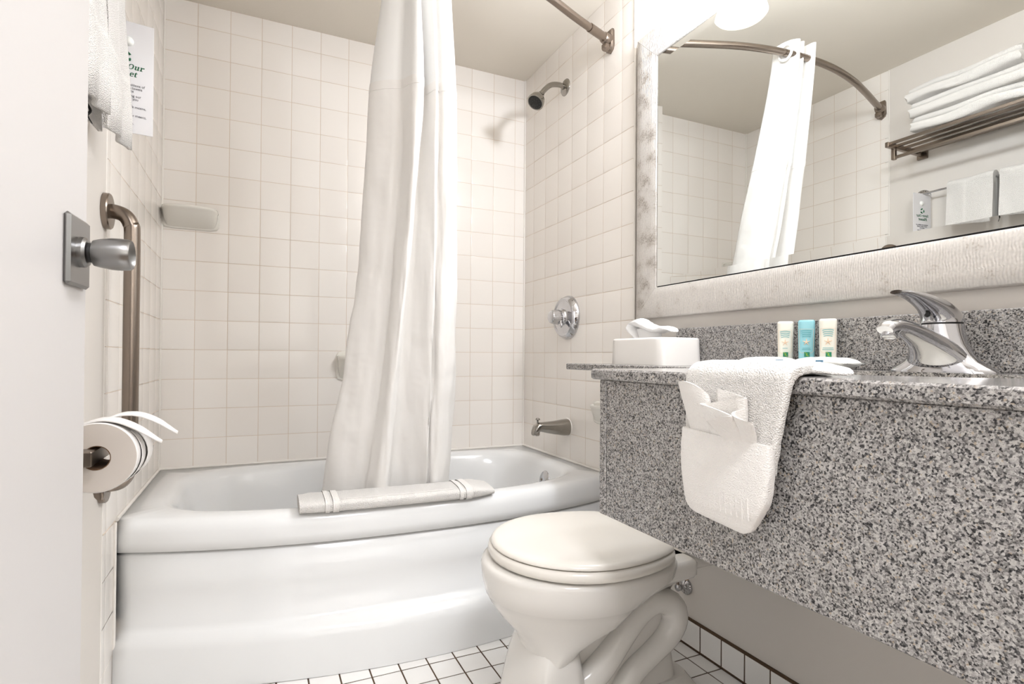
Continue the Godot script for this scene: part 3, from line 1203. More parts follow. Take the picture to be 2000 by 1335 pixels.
	obj("curtain_ring", g, M.box_white, cur)


# ---------------------------------------------------------------- door
func door() -> void:
	var t := thing("door_leaf", "open white painted bathroom door with a brushed metal barrel knob", "door", Vector3(0.108, 0.0, 1.40))
	t.rotation.y = atan2(0.05, 1.0) * -1.0     # hinge side closer to the wall
	var g := Geo.new()
	box(g, Vector3(-0.0175, 1.015, 0.38), Vector3(0.035, 2.01, 0.76), 0.002)
	obj("door_panel", g, M.door_paint, t)
	# square-cornered rose plate and barrel knob
	var kz := 0.047
	var ky := 0.972
	var k := Node3D.new()
	k.position = Vector3(0.0, ky, kz)
	put(k, "door_knob", t)
	g = Geo.new()
	box(g, Vector3(0.0035, 0.0, 0.0), Vector3(0.008, 0.089, 0.074), 0.0035)
	obj("rose_plate", g, M.brushed, k)
	g = Geo.new()
	lathe(g, Vector3(0.007, 0, 0), Vector3.RIGHT, [Vector2(0.0195, 0.0), Vector2(0.0195, 0.006), Vector2(0.0165, 0.009), Vector2(0.0135, 0.010)], 28, [1, 2])
	obj("collar", g, M.brushed, k)
	g = Geo.new()
	lathe(g, Vector3(0.014, 0, 0), Vector3.RIGHT, [Vector2(0.0125, 0.0), Vector2(0.0125, 0.012)], 24)
	obj("neck", g, M.dark, k)
	g = Geo.new()
	lathe(g, Vector3(0.021, 0, 0), Vector3.RIGHT, [Vector2(0.0135, 0.0), Vector2(0.0165, 0.001), Vector2(0.0185, 0.008), Vector2(0.0205, 0.020), Vector2(0.0208, 0.030), Vector2(0.0200, 0.040), Vector2(0.0185, 0.0425), Vector2(0.0165, 0.0405), Vector2(0.012, 0.037), Vector2(0.0, 0.0355)], 36, [1, 6])
	obj("knob", g, M.brushed, k)


# ---------------------------------------------------------------- shower fittings on the right wall
func shower_fittings() -> void:
	var t := thing("shower_sprayer", "chrome shower head with a dark spray face on a bent wall arm", "shower head", Vector3(RIGHT, 1.955, 0.369))
	var g := Geo.new()
	lathe(g, Vector3.ZERO, Vector3(-1, 0, 0), [Vector2(0.034, -0.001), Vector2(0.034, 0.002), Vector2(0.030, 0.006), Vector2(0.016, 0.011), Vector2(0.012, 0.011)], 32)
	obj("flange", g, M.dull_chrome, t)
	g = Geo.new()
	tube(g, smooth_path([Vector3(-0.004, 0, 0), Vector3(-0.035, 0.002, 0.004), Vector3(-0.075, -0.010, 0.010), Vector3(-0.105, -0.036, 0.014), Vector3(-0.125, -0.062, 0.016)], 5), 0.0105, 16)
	obj("arm", g, M.dull_chrome, t)
	var dir := Vector3(-0.045, -0.062, 0.014).normalized()
	var at := Vector3(-0.122, -0.058, 0.016)
	g = Geo.new()
	lathe(g, at, dir, [Vector2(0.012, 0.0), Vector2(0.0135, 0.004), Vector2(0.012, 0.012), Vector2(0.016, 0.016), Vector2(0.024, 0.024), Vector2(0.031, 0.036), Vector2(0.0345, 0.050), Vector2(0.0345, 0.058), Vector2(0.0315, 0.0605), Vector2(0.029, 0.0585)], 36, [7])
	obj("head_shell", g, M.dull_chrome, t)
	g = Geo.new()
	lathe(g, at, dir, [Vector2(0.0295, 0.050), Vector2(0.0295, 0.0592), Vector2(0.024, 0.0610), Vector2(0.0, 0.0618)], 32, [1])
	var face := obj("spray_face", g, M.dark, t)
	var f := frame(dir)
	for ring in [[0.021, 12], [0.012, 6]]:
		for i in ring[1]:
			var a: float = TAU * i / ring[1]
			g = Geo.new()
			lathe(g, at + dir * 0.0605 + (f[0] * cos(a) + f[1] * sin(a)) * ring[0], dir, [Vector2(0.0026, -0.002), Vector2(0.0022, 0.0025), Vector2(0.0, 0.003)], 8)
			obj("nozzle", g, M.black_gap, face)
	g = Geo.new()
	box(g, at + dir * 0.055 - f[0] * 0.0355, Vector3(0.006, 0.010, 0.006), 0.0015)
	obj("spray_lever", g, M.dull_chrome, t)

	# single-knob valve
	t = thing("shower_valve", "round chrome shower valve plate with a fluted knob", "valve", Vector3(RIGHT, 1.001, 0.398))
	g = Geo.new()
	lathe(g, Vector3.ZERO, Vector3(-1, 0, 0), [Vector2(0.089, -0.001), Vector2(0.0895, 0.004), Vector2(0.087, 0.010), Vector2(0.079, 0.024), Vector2(0.075, 0.0275), Vector2(0.071, 0.0265), Vector2(0.067, 0.0235), Vector2(0.058, 0.0245), Vector2(0.042, 0.026), Vector2(0.036, 0.027), Vector2(0.034, 0.030), Vector2(0.033, 0.040), Vector2(0.0, 0.041)], 56, [4, 6])
	obj("valve_plate", g, M.chrome, t)
	g = Geo.new()
	var rings := []
	for p in [[0.0295, 0.036, 0.0], [0.0295, 0.044, 0.02], [0.0275, 0.062, 0.05], [0.0255, 0.076, 0.05], [0.0250, 0.080, 0.0], [0.0225, 0.0825, 0.0], [0.0, 0.083, 0.0]]:
		var r := PackedVector3Array()
		for j in 96:
			var a := TAU * j / 96
			var q: float = p[0] * (1.0 + p[2] * sin(a * 24.0))
			r.append(Vector3(-p[1], q * cos(a), q * sin(a)))
		rings.append(r)
	loft(g, rings, true, true, false)
	obj("valve_knob", g, M.chrome, t)
	g = Geo.new()
	ribbon(g, [[Vector3(-0.040, -0.010, 0.010), Vector3(0, 0.012, 0.008), Vector3(0.008, 0, 0)], [Vector3(-0.048, -0.028, 0.020), Vector3(0, 0.008, 0.008), Vector3(0.006, 0, 0)], [Vector3(-0.046, -0.040, 0.026), Vector3(0, 0.004, 0.005), Vector3(0.003, 0, 0)]], 16, 2.2)
	obj("knob_pointer", g, M.chrome, t)

	# tub spout with its diverter pull
	t = thing("tub_spout", "tapered chrome tub spout with a lift-up diverter", "faucet", Vector3(RIGHT, 0.556, 0.398))
	g = Geo.new()
	var fr := []
	for p in [[0.001, 0.0, 0.0335, 0.0335], [-0.020, -0.001, 0.033, 0.033], [-0.060, 0.000, 0.029, 0.027], [-0.100, 0.003, 0.0245, 0.022], [-0.128, 0.006, 0.0215, 0.018], [-0.142, 0.000, 0.0205, 0.0235], [-0.153, -0.006, 0.0185, 0.0215], [-0.157, -0.009, 0.014, 0.016]]:
		fr.append([Vector3(p[0], p[1], 0.0), Vector3(0, 0, p[2]), Vector3(0.0 if p[0] > -0.13 else 0.004, p[3], 0)])
	ribbon(g, fr, 28, 2.3)
	box(g, Vector3(-0.143, -0.020, 0.0), Vector3(0.020, 0.016, 0.030), 0.004)
	obj("spout_body", g, M.dull_chrome, t)
	g = Geo.new()
	lathe(g, Vector3(-0.137, 0.020, 0), Vector3.UP, [Vector2(0.0035, 0.0), Vector2(0.0035, 0.013), Vector2(0.009, 0.014), Vector2(0.0095, 0.018), Vector2(0.006, 0.0215), Vector2(0.0, 0.022)], 16)
	obj("diverter_pull", g, M.dull_chrome, t)
	g = Geo.new()
	lathe(g, Vector3(0.0005, 0, 0), Vector3(-1, 0, 0), [Vector2(0.0365, 0.0), Vector2(0.0365, 0.002), Vector2(0.033, 0.003)], 32)
	obj("gasket", g, M.caulk, t)

	# ceramic soap dishes
	soap_dish(Vector3(0.094, 1.345, 0.0), Vector3.RIGHT, Vector3(0, 0, 1), 0.188, 0.086, 0.085, "cream ceramic soap shelf in the corner of the tiled back wall")
	soap_dish(Vector3(0.70, 0.798, 0.0), Vector3.RIGHT, Vector3(0, 0, 1), 0.165, 0.125, 0.07, "white ceramic soap dish on the back wall partly behind the curtain")
	soap_dish(Vector3(RIGHT, 0.637, 0.66), Vector3(0, 0, 1), Vector3(-1, 0, 0), 0.135, 0.085, 0.032, "small white ceramic fitting on the right tile wall beside the granite apron")


func soap_dish(c: Vector3, U: Vector3, N: Vector3, w: float, h: float, d: float, label: String) -> void:
	var t := thing("soap_dish", label, "soap dish", c)
	var g := Geo.new()
	var fl := func(sx: float, sy: float, k: float) -> PackedVector3Array:
		var r := PackedVector3Array()
		for j in 32:
			var a := TAU * j / 32
			var e := 7.0
			var q := pow(pow(absf(cos(a)), e) + pow(absf(sin(a)), e), -1.0 / e)
			r.append(U * (w / 2.0 * sx * cos(a) * q) + Vector3.UP * (h / 2.0 * sy * sin(a) * q) + N * k)
		return r
	loft(g, [fl.call(1.0, 1.0, 0.0), fl.call(1.0, 1.0, 0.004), fl.call(0.97, 0.93, 0.008), fl.call(0.9, 0.8, 0.0085)], true, true, true)
	obj("back_plate", g, M.ceramic, t)
	g = Geo.new()
	var lv := func(y: float, dep: float, wid: float) -> PackedVector3Array:
		var r := PackedVector3Array()
		for j in 33:
			var a := PI * j / 32
			r.append(U * (w / 2.0 * wid * signf(cos(a)) * pow(absf(cos(a)), 0.6)) + Vector3.UP * y + N * (0.004 + dep * pow(maxf(sin(a), 0.0), 0.66)))
		return r
	loft(g, [lv.call(-h * 0.44, d * 0.05, 0.78), lv.call(-h * 0.36, d * 0.22, 0.84), lv.call(-h * 0.16, d * 0.56, 0.90), lv.call(h * 0.06, d * 0.84, 0.935), lv.call(h * 0.17, d * 0.93, 0.945), lv.call(h * 0.20, d * 0.99, 0.965), lv.call(h * 0.26, d * 1.02, 0.975), lv.call(h * 0.32, d, 0.965), lv.call(h * 0.335, d * 0.94, 0.94), lv.call(h * 0.28, d * 0.88, 0.91), lv.call(h * 0.16, d * 0.6, 0.8)], true, true, true)
	obj("dish", g, M.ceramic, t)


# ---------------------------------------------------------------- vanity faucet
func faucet() -> void:
	var c := Vector3(1.385, 0.82, 1.765)
	var t := thing("faucet", "chrome single-lever faucet on the granite counter under the mirror", "faucet", c)
	var g := Geo.new()
	var rings := []
	for p in [[0.0, 0.031, 0.080, 0.0], [0.003, 0.031, 0.080, 0.0], [0.008, 0.030, 0.074, 0.0], [0.018, 0.029, 0.058, 0.0], [0.030, 0.0285, 0.047, 0.0], [0.048, 0.0285, 0.038, 0.0], [0.066, 0.0285, 0.033, 0.001], [0.0815, 0.0285, 0.030, 0.003]]:
		var r := PackedVector3Array()
		for j in 40:
			var a := TAU * j / 40
			r.append(Vector3(p[3] + p[1] * cos(a), p[0], p[2] * sin(a)))
		rings.append(r)
	loft(g, rings, true, true, true)
	# spout
	var fr := []
	for p in [[0.012, 0.006, 0.060, 0.030, 1.2], [-0.006, 0.022, 0.048, 0.027, 0.95], [-0.030, 0.042, 0.033, 0.0225, 0.72], [-0.058, 0.057, 0.0225, 0.0180, 0.48], [-0.086, 0.067, 0.0175, 0.0150, 0.30], [-0.112, 0.0735, 0.0155, 0.0132, 0.15], [-0.132, 0.0755, 0.0150, 0.0124, -0.05], [-0.147, 0.0725, 0.0142, 0.0112, -0.4], [-0.154, 0.0680, 0.0120, 0.0085, -0.7]]:
		var a: float = p[4]
		fr.append([Vector3(p[0], p[1], 0), Vector3(0, 0, p[2]), Vector3(sin(a), cos(a), 0) * p[3]])
	ribbon(g, smooth_frames(fr, 4), 32, 2.2)
	obj("faucet_body", g, M.chrome, t)
	g = Geo.new()
	lathe(g, Vector3(-0.142, 0.064, 0), Vector3(-0.15, -1, 0), [Vector2(0.011, 0.0), Vector2(0.011, 0.008), Vector2(0.0085, 0.009), Vector2(0.008, 0.004)], 20)
	obj("aerator", g, M.chrome, t)
	g = Geo.new()
	fr = []
	for p in [[0.005, 0.0845, 0.030, 0.0305, 0.0], [0.000, 0.096, 0.0275, 0.028, 0.25], [-0.020, 0.110, 0.0225, 0.021, 0.55], [-0.050, 0.120, 0.0175, 0.0135, 0.85], [-0.080, 0.1265, 0.0145, 0.0080, 1.05], [-0.108, 0.1300, 0.0120, 0.0050, 1.25], [-0.125, 0.1305, 0.0090, 0.0035, 1.35]]:
		var a: float = p[4]
		fr.append([Vector3(p[0], p[1], 0), Vector3(0, 0, p[2]), Vector3(cos(a), sin(a), 0) * p[3]])
	ribbon(g, smooth_frames(fr, 4), 28, 2.2)
	var lv := obj("lever", g, M.chrome, t)
	g = Geo.new()
	lathe(g, Vector3(-0.038, 0.0975, 0.0), Vector3(-0.8, -0.5, 0), [Vector2(0.004, 0.0), Vector2(0.0035, 0.004), Vector2(0.0, 0.0045)], 10)
	obj("set_screw", g, M.dark, lv)
	g = Geo.new()
	lathe(g, Vector3(0.004, 0.0812, 0), Vector3.UP, [Vector2(0.0282, 0.0), Vector2(0.0282, 0.004)], 32)
	obj("joint_ring", g, M.dark, t)
	g = Geo.new()
	lathe(g, Vector3(0.022, 0.02, 0.0), Vector3.UP, [Vector2(0.003, 0.0), Vector2(0.003, 0.09), Vector2(0.0055, 0.092), Vector2(0.0055, 0.098), Vector2(0.0, 0.10)], 12)
	obj("drain_pull", g, M.chrome, t)


func smooth_frames(fr: Array, sub: int) -> Array:
	var cols := []
	for k in 3:
		var pts := []
		for f in fr: pts.append(f[k])
		cols.append(smooth_path(pts, sub))
	var out := []
	for i in cols[0].size(): out.append([cols[0][i], cols[1][i], cols[2][i]])
	return out


# ---------------------------------------------------------------- things on the counter and on the tub
func counter_things() -> void:
	var H := 0.8202
	# tissue box
	var t := thing("tissue_box", "low white tissue box cover with a tissue pulled up, on the counter's end", "tissue box", Vector3(1.380, H, 1.040))
	var g := Geo.new()
	var sq := func(y: float, i: float) -> PackedVector3Array:
		var r := PackedVector3Array()
		for j in 48:
			var a := TAU * j / 48
			var e := 15.0
			var k := pow(pow(absf(cos(a)), e) + pow(absf(sin(a)), e), -1.0 / e)
			r.append(Vector3((0.073 - i) * cos(a) * k, y, (0.114 - i) * sin(a) * k))
		return r
	var ov := func(y: float, s: float) -> PackedVector3Array:
		var r := PackedVector3Array()
		for j in 48:
			var a := TAU * j / 48
			r.append(Vector3(0.030 * s * cos(a), y, 0.070 * s * sin(a)))
		return r
	loft(g, [sq.call(0.0, 0.0), sq.call(0.070, 0.002), sq.call(0.0745, 0.003), sq.call(0.0765, 0.006), ov.call(0.077, 1.0), ov.call(0.073, 0.95), ov.call(0.06, 0.93)], true, true, true, 0, [4])
	obj("cover", g, M.box_white, t)
	g = Geo.new()
	var fr := []
	for p in [[-0.060, 0.070, 0.016, 0.004, 0.0], [-0.085, 0.092, 0.020, 0.009, 0.3], [-0.100, 0.112, 0.022, 0.011, 0.5], [-0.085, 0.126, 0.022, 0.010, 0.9], [-0.050, 0.124, 0.024, 0.010, 1.3], [-0.010, 0.108, 0.022, 0.009, 1.5], [0.025, 0.101, 0.026, 0.007, 1.7], [0.060, 0.104, 0.026, 0.004, 1.6], [0.088, 0.095, 0.012, 0.002, 1.5]]:
		var a: float = p[4]
		fr.append([Vector3(0.004 * sin(p[0] * 60.0), p[1], p[0]), Vector3(p[2] * 1.2, 0, 0), Vector3(0, sin(a), cos(a)) * p[3] * 1.45])
	fr = smooth_frames(fr, 4)
	ribbon(g, fr, 20, 1.6, 0.0012)
	ribbon(g, [[Vector3(0, 0.065, -0.02), Vector3(0.02, 0, 0), Vector3(0, 0, 0.045)], [Vector3(0.0, 0.085, -0.02), Vector3(0.015, 0, 0), Vector3(0, 0, 0.050)], [Vector3(0.0, 0.108, -0.03), Vector3(0.008, 0, 0), Vector3(0, 0, 0.052)]], 20, 1.8, 0.001)
	obj("tissue", g, M.tissue, t)

	# three little bottles
	var labels := ["small white toiletry bottle at the left of the row against the backsplash", "small light blue toiletry bottle between the two white ones", "small white toiletry bottle nearest the faucet, printed with two text lines"]
	var zs := [1.430, 1.4825, 1.532]
	for k in 3:
		var b := thing("toiletry_bottle", labels[k], "bottle", Vector3(1.432, H, zs[k]), "toiletry bottles on the counter")
		b.rotation.y = 0.62
		var m: Material = M.bottle_blue if k == 1 else M.bottle_white
		g = Geo.new()
		fr = []
		for p in [[0.0, 0.90], [0.002, 1.0], [0.028, 1.0], [0.060, 1.03], [0.092, 1.06], [0.101, 1.06], [0.1045, 1.03], [0.1065, 0.90]]:
			fr.append([Vector3(0, p[0], 0), Vector3(0, 0, 0.0157 * p[1]), Vector3(0.0115 * p[1], 0, 0)])
		ribbon(g, fr, 36, 3.2)
		obj("bottle_body", g, m, b)
		# printing, raised a hair from the flat front (faces -x)
		var X := -0.01245
		g = Geo.new()
		box(g, Vector3(X, 0.0305, 0.001), Vector3(0.0006, 0.0105, 0.0105), 0.0)
		var lg := obj("logo_square", g, M.green, b)
		g = Geo.new()
		tube(g, smooth_path([Vector3(X - 0.0005, 0.0345, -0.003), Vector3(X - 0.0005, 0.0315, 0.002), Vector3(X - 0.0005, 0.0295, -0.001), Vector3(X - 0.0005, 0.0270, 0.004)], 4), 0.0006, 6)
		obj("logo_swoosh", g, M.lime, lg)
		g = Geo.new()
		for i in 4:
			var pts := []
			for j in 9:
				var u := (j - 4) / 4.0
				pts.append(Vector3(X - 0.0001, 0.0835 - 0.0042 * i - u * u * 0.0018, u * (0.0105 - 0.0008 * i)))
			tube(g, pts, 0.00055, 5)
		obj("brand_lines", g, M.teal_ink, b)
		g = Geo.new()
		for i in 5:
			var a := TAU * i / 5 + 0.3
			tube(g, [Vector3(X, 0.0575, 0), Vector3(X, 0.0575 + 0.0075 * sin(a), 0.0075 * cos(a))], [0.0014, 0.0005], 6)
		obj("starfish_print", g, M.peach_ink, b)
		g = Geo.new()
		for i in (1 if k == 0 else 2):
			box(g, Vector3(X, 0.0445 - 0.0035 * i, 0), Vector3(0.0005, 0.0009, [0.010, 0.015, 0.019][k] + 0.0015 * i), 0.0)
		obj("text_line", g, M.teal_ink, b)
		g = Geo.new()
		var bx := [Vector3(X, 0.086, -0.0135), Vector3(X, 0.086, 0.0135), Vector3(X, 0.038, 0.0135), Vector3(X, 0.034, 0.010), Vector3(X, 0.034, -0.010), Vector3(X, 0.038, -0.0135), Vector3(X, 0.086, -0.0135)]
		tube(g, bx, 0.0003, 4)
		obj("label_border", g, M.peach_ink, b)

	# wrapped soaps lying in front of the bottles
	for k in 2:
		var z: float = [1.428, 1.566][k]
		var s := thing("soap_packet", ["flat white soap wrapper under the left bottle", "flat white soap wrapper with blue print toward the faucet"][k], "soap packet", Vector3(1.375, H, z), "wrapped soaps before the bottles")
		s.rotation.y = [0.14, -0.10][k]
		g = Geo.new()
		fr = []
		for p in [[-0.068, 0.0012, 0.026], [-0.060, 0.0016, 0.026], [-0.053, 0.0090, 0.027], [-0.03, 0.0120, 0.028], [0.0, 0.0125, 0.028], [0.03, 0.0120, 0.028], [0.053, 0.0090, 0.027], [0.060, 0.0016, 0.026], [0.069, 0.0012, 0.026]]:
			fr.append([Vector3(0, 0.0128, p[0]), Vector3(p[2], 0, 0), Vector3(0, p[1], 0)])
		ribbon(g, smooth_frames(fr, 3), 20, 2.2, 0.0007)
		obj("wrapper", g, M.wrapper, s)
		g = Geo.new()
		box(g, Vector3(-0.0275, 0.0165, [0.045, 0.010][k]), Vector3(0.002, 0.005, 0.016), 0.0)
		obj("print_mark", g, M.blue_ink, s)

	# hand towel draped over the counter edge, with a pocket and a fanned washcloth
	t = thing("counter_towel", "white hand towel draped over the granite counter edge, folded into a pocket", "towel", Vector3.ZERO)
	g = Geo.new()
	var fl := []
	# from the back of the fold on the counter, over the edge, down the front
	for p in [[1.062, 0.8265, 1.705, 1.795, 0.005], [1.035, 0.8285, 1.700, 1.808, 0.0080], [0.990, 0.8295, 1.698, 1.828, 0.0090], [0.930, 0.8295, 1.698, 1.852, 0.0090], [0.905, 0.829, 1.697, 1.866, 0.010], [0.8935, 0.8205, 1.696, 1.863, 0.010], [0.8905, 0.805, 1.695, 1.860, 0.009], [0.8900, 0.77, 1.695, 1.853, 0.008], [0.8905, 0.735, 1.697, 1.845, 0.008], [0.893, 0.70, 1.700, 1.838, 0.008]]:
		fl.append(p)
	fr = []
	for i in fl.size():
		var p = fl[i]
		var a = fl[maxi(i - 1, 0)]
		var b = fl[mini(i + 1, fl.size() - 1)]
		var d := Vector2(b[0] - a[0], b[1] - a[1]).normalized()
		fr.append([Vector3(p[0], p[1], (p[2] + p[3]) / 2.0), Vector3(0, 0, (p[3] - p[2]) / 2.0), Vector3(d.y, -d.x, 0) * p[4]])
	ribbon(g, smooth_frames(fr, 4), 44, 5.0, 0.0006)
	obj("towel_drape", g, M.terry, t)
	# flap folded back to the right on the counter top
	g = Geo.new()
	fr = []
	for p in [[1.75, 0.983, 0.074, 0.0080], [1.785, 0.983, 0.070, 0.0080], [1.815, 0.985, 0.058, 0.0068], [1.842, 0.989, 0.040, 0.0048], [1.856, 0.993, 0.020, 0.0028], [1.862, 0.996, 0.006, 0.0012]]:
		fr.append([Vector3(p[1], 0.8212 + p[3] * 1.25, p[0]), Vector3(p[2], 0, 0), Vector3(0, p[3], 0)])
	ribbon(g, smooth_frames(fr, 4), 28, 3.0, 0.0006)
	obj("towel_flap", g, M.terry, t)
	# pocket: outline rows from the photograph
	g = Geo.new()
	var rows := [[0.7440, 0.7440, 1.697, 1.700], [0.7435, 0.7370, 1.697, 1.842], [0.715, 0.712, 1.695, 1.8435], [0.690, 0.688, 1.696, 1.8415], [0.665, 0.668, 1.700, 1.838], [0.648, 0.652, 1.703, 1.830], [0.636, 0.637, 1.705, 1.820], [0.629, 0.626, 1.714, 1.812], [0.626, 0.620, 1.728, 1.800]]
	fr = []
	for i in rows.size():
		var r = rows[i]
		var zc: float = (r[2] + r[3]) / 2.0
		var th: float = [0.0045, 0.0085, 0.0105, 0.0115, 0.0115, 0.0105, 0.009, 0.0065, 0.003][i]
		if i == 0: continue
		fr.append([Vector3(0.8830 + (0.002 if i > 5 else 0.0), (r[0] + r[1]) / 2.0, zc), Vector3(0, (r[1] - r[0]) / 2.0, (r[3] - r[2]) / 2.0), Vector3(th, 0, 0)])
	ribbon(g, smooth_frames(fr, 5), 44, 4.5, 0.0005)
	obj("pocket", g, M.terry_flat, t)
	g = Geo.new()
	for i in 11:
		var z := 1.728 + 0.0088 * i
		tube(g, [Vector3(0.8727, 0.670, z), Vector3(0.8727, 0.662, z), Vector3(0.8748, 0.642, z)], 0.0016, 6)
	obj("woven_rib", g, M.terry_flat, t)
	var w := thing("washcloth", "white washcloth fanned into ruffles inside the towel pocket", "washcloth", Vector3(0.880, 0.74, 1.76))
	# ruffled top edge, a thick wavy sheet standing out of the pocket
	var ruff := func(path: Array, y0: float, tops: Array, th: float) -> Geo:
		var gg := Geo.new()
		var pp := []
		for i in path.size(): pp.append(Vector3(path[i].x, tops[i], path[i].y))
		pp = smooth_path(pp, 2)
		var rr := []
		for s in 7:
			var u := s / 6.0
			var r := PackedVector3Array()
			var bk := PackedVector3Array()
			for i in pp.size():
				var d: Vector3 = pp[mini(i + 1, pp.size() - 1)] - pp[maxi(i - 1, 0)]
				d.y = 0.0
				d = d.normalized()
				var nrm := Vector3(-d.z, 0, d.x) * th * (1.0 - 0.5 * pow(u, 6.0))
				var zz: float = lerpf(pp[i].z * 0.75, pp[i].z, pow(u, 0.7))
				var q := Vector3(lerpf(0.004, pp[i].x, pow(u, 1.25)), lerpf(y0, pp[i].y, u), zz)
				r.append(q + nrm)
				bk.append(q - nrm)
			bk.reverse()
			r.append_array(bk)
			rr.append(r)
		thin_sheet(gg, rr)
		return gg
	# left petal, a broad leaf curled round on itself
	var pa := []
	var ta := []
	for i in 29:
		var u := i / 28.0
		var a := lerpf(-0.25, 4.2, u)
		var k := 1.0 if u < 0.72 else 1.0 - (u - 0.72) * 1.3
		pa.append(Vector2(-0.008 - 0.017 * sin(a) * k, -0.031 - 0.025 * cos(a) * k))
		ta.append(0.056 + 0.018 * sin(PI * clampf(u * 1.25, 0.0, 1.0)) - 0.010 * u)
	obj("ruffle", ruff.call(pa, -0.014, ta, 0.0030), M.terry_flat, w)
	# middle petals: one edge laid to and fro in rounded layers, each a step lower and further out
	pa = []
	ta = []
	for layer in 4:
		var x := -0.002 - 0.0120 * layer
		var za: float = 0.002 if layer % 2 == 0 else 0.044
		var zb: float = 0.044 if layer % 2 == 0 else 0.002
		if layer == 3: zb = 0.020
		for i in 7:
			var u := i / 6.0
			pa.append(Vector2(x + 0.002 * sin(PI * u), lerpf(za, zb, u)))
			ta.append(0.062 - 0.0105 * (layer + 0.8 * u))
		if layer < 3:
			for i in 5:
				var tt := PI * (i + 1) / 6.0
				pa.append(Vector2(x - 0.006 + 0.006 * cos(tt), zb + signf(zb - za) * 0.0085 * sin(tt)))
				ta.append(0.062 - 0.0105 * (layer + 0.8 + 0.2 * (i + 1) / 6.0))
	obj("ruffle", ruff.call(pa, -0.014, ta, 0.0026), M.terry_flat, w)
	# right petal, lower, rolled at its end
	pa = []
	ta = []
	for i in 33:
		var u := i / 32.0
		var a := lerpf(-1.2, 5.2, u)
		var r := 0.013 - 0.006 * u
		pa.append(Vector2(-0.020 - r * sin(a), 0.058 - r * cos(a) + 0.006 * u))
		ta.append(0.040 - 0.022 * u)
	obj("ruffle", ruff.call(pa, -0.014, ta, 0.0028), M.terry_flat, w)

	# folded bath mat on the tub rim
	t = thing("bath_mat", "white terry bath mat folded lengthwise on the tub rim", "bath mat", Vector3.ZERO)
	var sect := func(x: float, grow: float) -> Array:
		var front := tub_lip(x) + 0.010
		var back := front - 0.105
		if x > 0.86: back -= (x - 0.86) * 0.15
		var taper := 1.0
		if x > 0.93: taper = 1.0 - (x - 0.93) / 0.12
		if x < 0.45: taper = 0.9
		return [Vector3(x, 0.428 + 0.010 * taper, (front + back) / 2.0), Vector3(0, -0.004, (front - back) / 2.0 * (0.55 + 0.45 * taper) + grow), Vector3(0, 0.018 * taper + grow, 0.002)]
	g = Geo.new()
	fr = []
	for i in 41: fr.append(sect.call(lerpf(0.428, 0.985, i / 40.0), 0.0))
	ribbon(g, fr, 40, 3.2, 0.0006)
	obj("mat_body", g, M.terry, t)
	for xr in [[0.492, 0.504], [0.512, 0.528], [0.868, 0.880], [0.888, 0.908]]:
		g = Geo.new()
		fr = []
		for i in 4: fr.append(sect.call(lerpf(xr[0], xr[1], i / 3.0), 0.0026))
		ribbon(g, fr, 40, 3.2, 0.0, 0, false, false)
		obj("woven_band", g, M.terry_band, t)
	g = Geo.new()
	var pts := []
	for i in 16:
		var s2: Array = sect.call(lerpf(0.535, 0.862, i / 15.0), 0.0)
		pts.append(s2[0] + s2[1] * 0.72 + s2[2] * 0.90)
	tube(g, pts, 0.0020, 6)
	obj("seam", g, M.terry_band, t)


